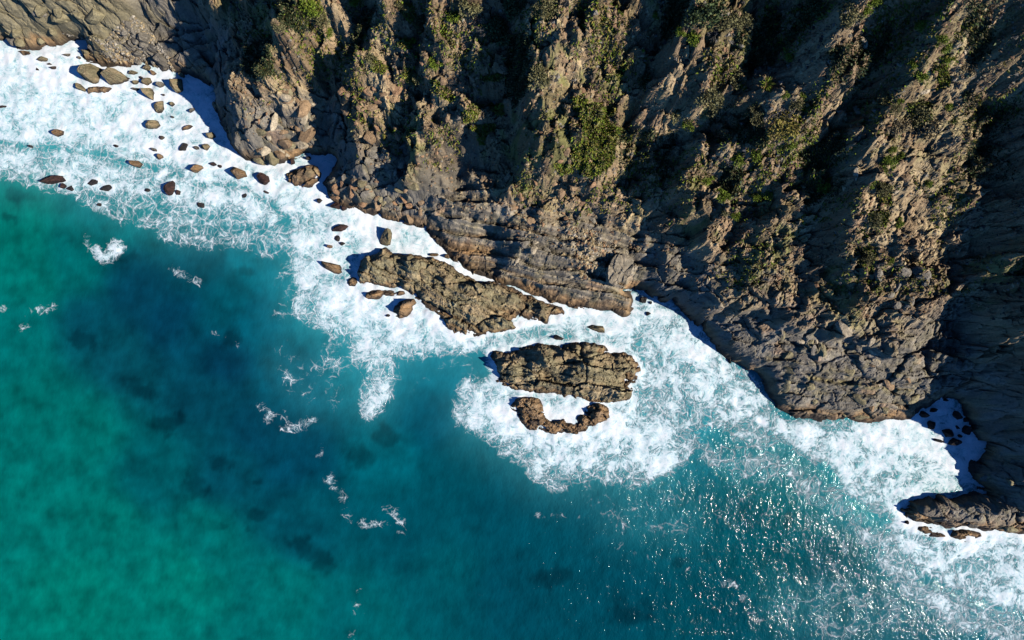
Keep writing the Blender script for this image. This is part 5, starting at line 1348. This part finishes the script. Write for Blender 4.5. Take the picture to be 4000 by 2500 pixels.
tag(o, 'spiky yellow-green rosette plant standing alone in the deep shade', 'plant')

# low growth nobody could count: grass on the slopes, dry tufts, dark scrub in the gullies
def blades(name, label, P, colours, size, seed, lean=0.5, per=1):
    r = np.random.RandomState(seed)
    P = np.repeat(P, per, 0); n = len(P)
    P = P + np.concatenate([r.normal(size=(n, 2)) * 0.10 * (per > 1), np.zeros((n, 1))], 1)
    P[:, 2] = ground(P[:, 0], P[:, 1]) - 0.03
    nn = slope_at(P[:, 0], P[:, 1]).T; nn /= np.linalg.norm(nn, axis=1, keepdims=True)
    d = nn * 0.7 + r.normal(size=(n, 3)) * 0.45 + np.array((0, -lean * 0.4, 0.2)); d /= np.linalg.norm(d, axis=1, keepdims=True)
    L = r.uniform(.5, 1.2, n) * size
    V, Fq = leaf_quads(P, d, L, L * r.uniform(.10, .22, n), r)
    cs = np.array(colours)[r.randint(len(colours), size=n)] * r.uniform(.65, 1.35, (n, 1))
    return tag(obj(name, mesh_np(name, V, Fq, M_LEAF, np.repeat(np.clip(cs, .006, 1), 4, 0))), label, None, None, 'stuff')
r9 = np.random.RandomState(91)
GRASS = [([(2240, 375), (2280, 370), (2300, 400), (2350, 405), (2360, 420), (2400, 415), (2410, 440), (2370, 455), (2395, 500), (2430, 505), (2390, 530), (2400, 570), (2400, 620), (2380, 650), (2330, 660), (2310, 700), (2290, 680), (2240, 650), (2230, 590), (2265, 560), (2285, 500), (2260, 440), (2235, 410)], 9000, ('bright', 'bright', 'olive')),
    ([(2350, 460), (2430, 500), (2390, 600), (2370, 660), (2320, 690), (2330, 560)], 2500, ('olive', 'yellow', 'tan')),
    ([(2200, 640), (2235, 640), (2240, 670), (2190, 680), (2160, 640), (2170, 635)], 900, ('bright', 'yellow')),
    ([(1805, 440), (1850, 400), (1880, 410), (1860, 470), (1810, 480)], 900, ('bright',)), ([(1830, 490), (1930, 480), (1935, 505), (1895, 530), (1895, 560), (1870, 565), (1865, 520)], 1600, ('bright',)),
    ([(1880, 300), (1960, 280), (1970, 300), (1930, 315), (1890, 310)], 600, ('olive', 'bright')), ([(1910, 400), (1970, 405), (1970, 450), (1920, 440)], 900, ('bright', 'olive')),
    ([(1180, 0), (1250, 0), (1275, 60), (1260, 90), (1225, 70), (1200, 40)], 1300, ('bright', 'olive')), ([(1550, 0), (1610, 10), (1640, 90), (1640, 110), (1600, 90), (1560, 50)], 900, ('olive', 'bright')),
    ([(1560, 150), (1600, 160), (1590, 190), (1560, 180)], 500, ('bright',)), ([(1460, 220), (1510, 260), (1500, 290), (1450, 270)], 600, ('olive', 'bright')), ([(1580, 260), (1630, 280), (1640, 320), (1600, 330), (1570, 300)], 700, ('olive',)),
    ([(3640, 260), (3700, 250), (3710, 330), (3670, 340)], 700, ('olive', 'tan')), ([(3540, 400), (3630, 390), (3640, 470), (3560, 500)], 1200, ('olive', 'tan')), ([(3420, 700), (3480, 720), (3480, 800), (3430, 800)], 700, ('olive', 'tan')),
    ([(3390, 830), (3470, 820), (3460, 880), (3400, 880)], 900, ('olive',)), ([(3370, 960), (3420, 960), (3410, 1060), (3360, 1050)], 700, ('olive',)), ([(1680, 300), (1720, 310), (1790, 380), (1760, 400), (1690, 360)], 500, ('olive',))]
for kind_set in ((('bright', 'olive', 'yellow', 'tan'),)):
    PP, CC = [], []
    for poly, n, cols in GRASS:
        q = in_poly(poly, n, r9); P, ok = on_cliff(q[:, 0], q[:, 1]); PP.append(P[ok])
    blades('grass', 'bright green grass growing on the sunlit slopes between the spurs', np.concatenate(PP), [GREENS['bright'] * 1.15, GREENS['bright'], GREENS['olive'] * 1.2, GREENS['yellow'] * 1.2], .38, 92, 0.8)
# dry growth over the weathered upper slopes
gx = r9.uniform(950, 4000, 60000); gy = r9.uniform(0, 1150, 60000)
P, ok = on_cliff(gx, gy); P = P[ok & (P[:, 2] > 8.0)]
m_ = fbm(P[:, 0] * 0.22, P[:, 1] * 0.22, 911, 3) + r9.uniform(-.35, .35, len(P)) > 0.0
blades('dry_growth', 'dry brown grass and low heath on the weathered cliff slope', P[m_][:6000], [GREENS['tan'], GREENS['tan'] * 1.2, GREENS['olive'], GREENS['grey'] * .8], .28, 93, 0.5, 3)
g_ = fbm(P[:, 0] * 0.16, P[:, 1] * 0.16, 913, 3) + r9.uniform(-.2, .2, len(P)) > 0.16
blades('heath', 'olive and yellow-green heath in patches over the upper cliff', P[g_][:4500], [GREENS['olive'] * 1.2, GREENS['bright'], GREENS['bright'] * .9, GREENS['yellow'] * 1.1], .42, 95, 0.5, 6)
# dark scrub: real green cover, its dark leaf colour also deepens the gully shade
SCRUB = [([(960, 170), (1060, 150), (1070, 280), (1010, 300), (950, 280)], 2500), ([(1090, 0), (1180, 0), (1200, 110), (1100, 110)], 2500), ([(1990, 150), (2110, 120), (2120, 300), (2010, 420), (1960, 330)], 4500),
    ([(2400, 500), (2640, 520), (2600, 700), (2420, 640)], 3500), ([(2760, 430), (2950, 380), (3000, 560), (2780, 560)], 4000), ([(2880, 100), (3050, 60), (3020, 250), (2900, 280)], 3500), ([(3120, 600), (3300, 500), (3290, 760), (3150, 800)], 3500),
    ([(3760, 350), (3950, 420), (3960, 700), (3780, 700)], 4500), ([(3230, 200), (3480, 80), (3440, 330), (3280, 420)], 3500), ([(1440, 20), (1480, 20), (1400, 200), (1340, 220)], 1500), ([(2830, 640), (2900, 660), (2880, 760), (2800, 760)], 1500), ([(3770, 0), (3870, 0), (3860, 200), (3790, 280)], 2000), ([(2580, 0), (2680, 0), (2650, 140), (2590, 140)], 2200)]
PP = []
for poly, n in SCRUB:
    q = in_poly(poly, n, r9); P, ok = on_cliff(q[:, 0], q[:, 1]); P = P[ok]
    m_ = fbm(P[:, 0] * 0.3, P[:, 1] * 0.3, 921, 3) + r9.uniform(-.4, .4, len(P)) > 0.05
    PP.append(P[m_])
blades('scrub', 'dark green scrub deepening the shade in the gullies', np.concatenate(PP), [GREENS['deep'] * 1.5, GREENS['dark'], GREENS['olive'] * .7], .42, 94, 0.3, 2)
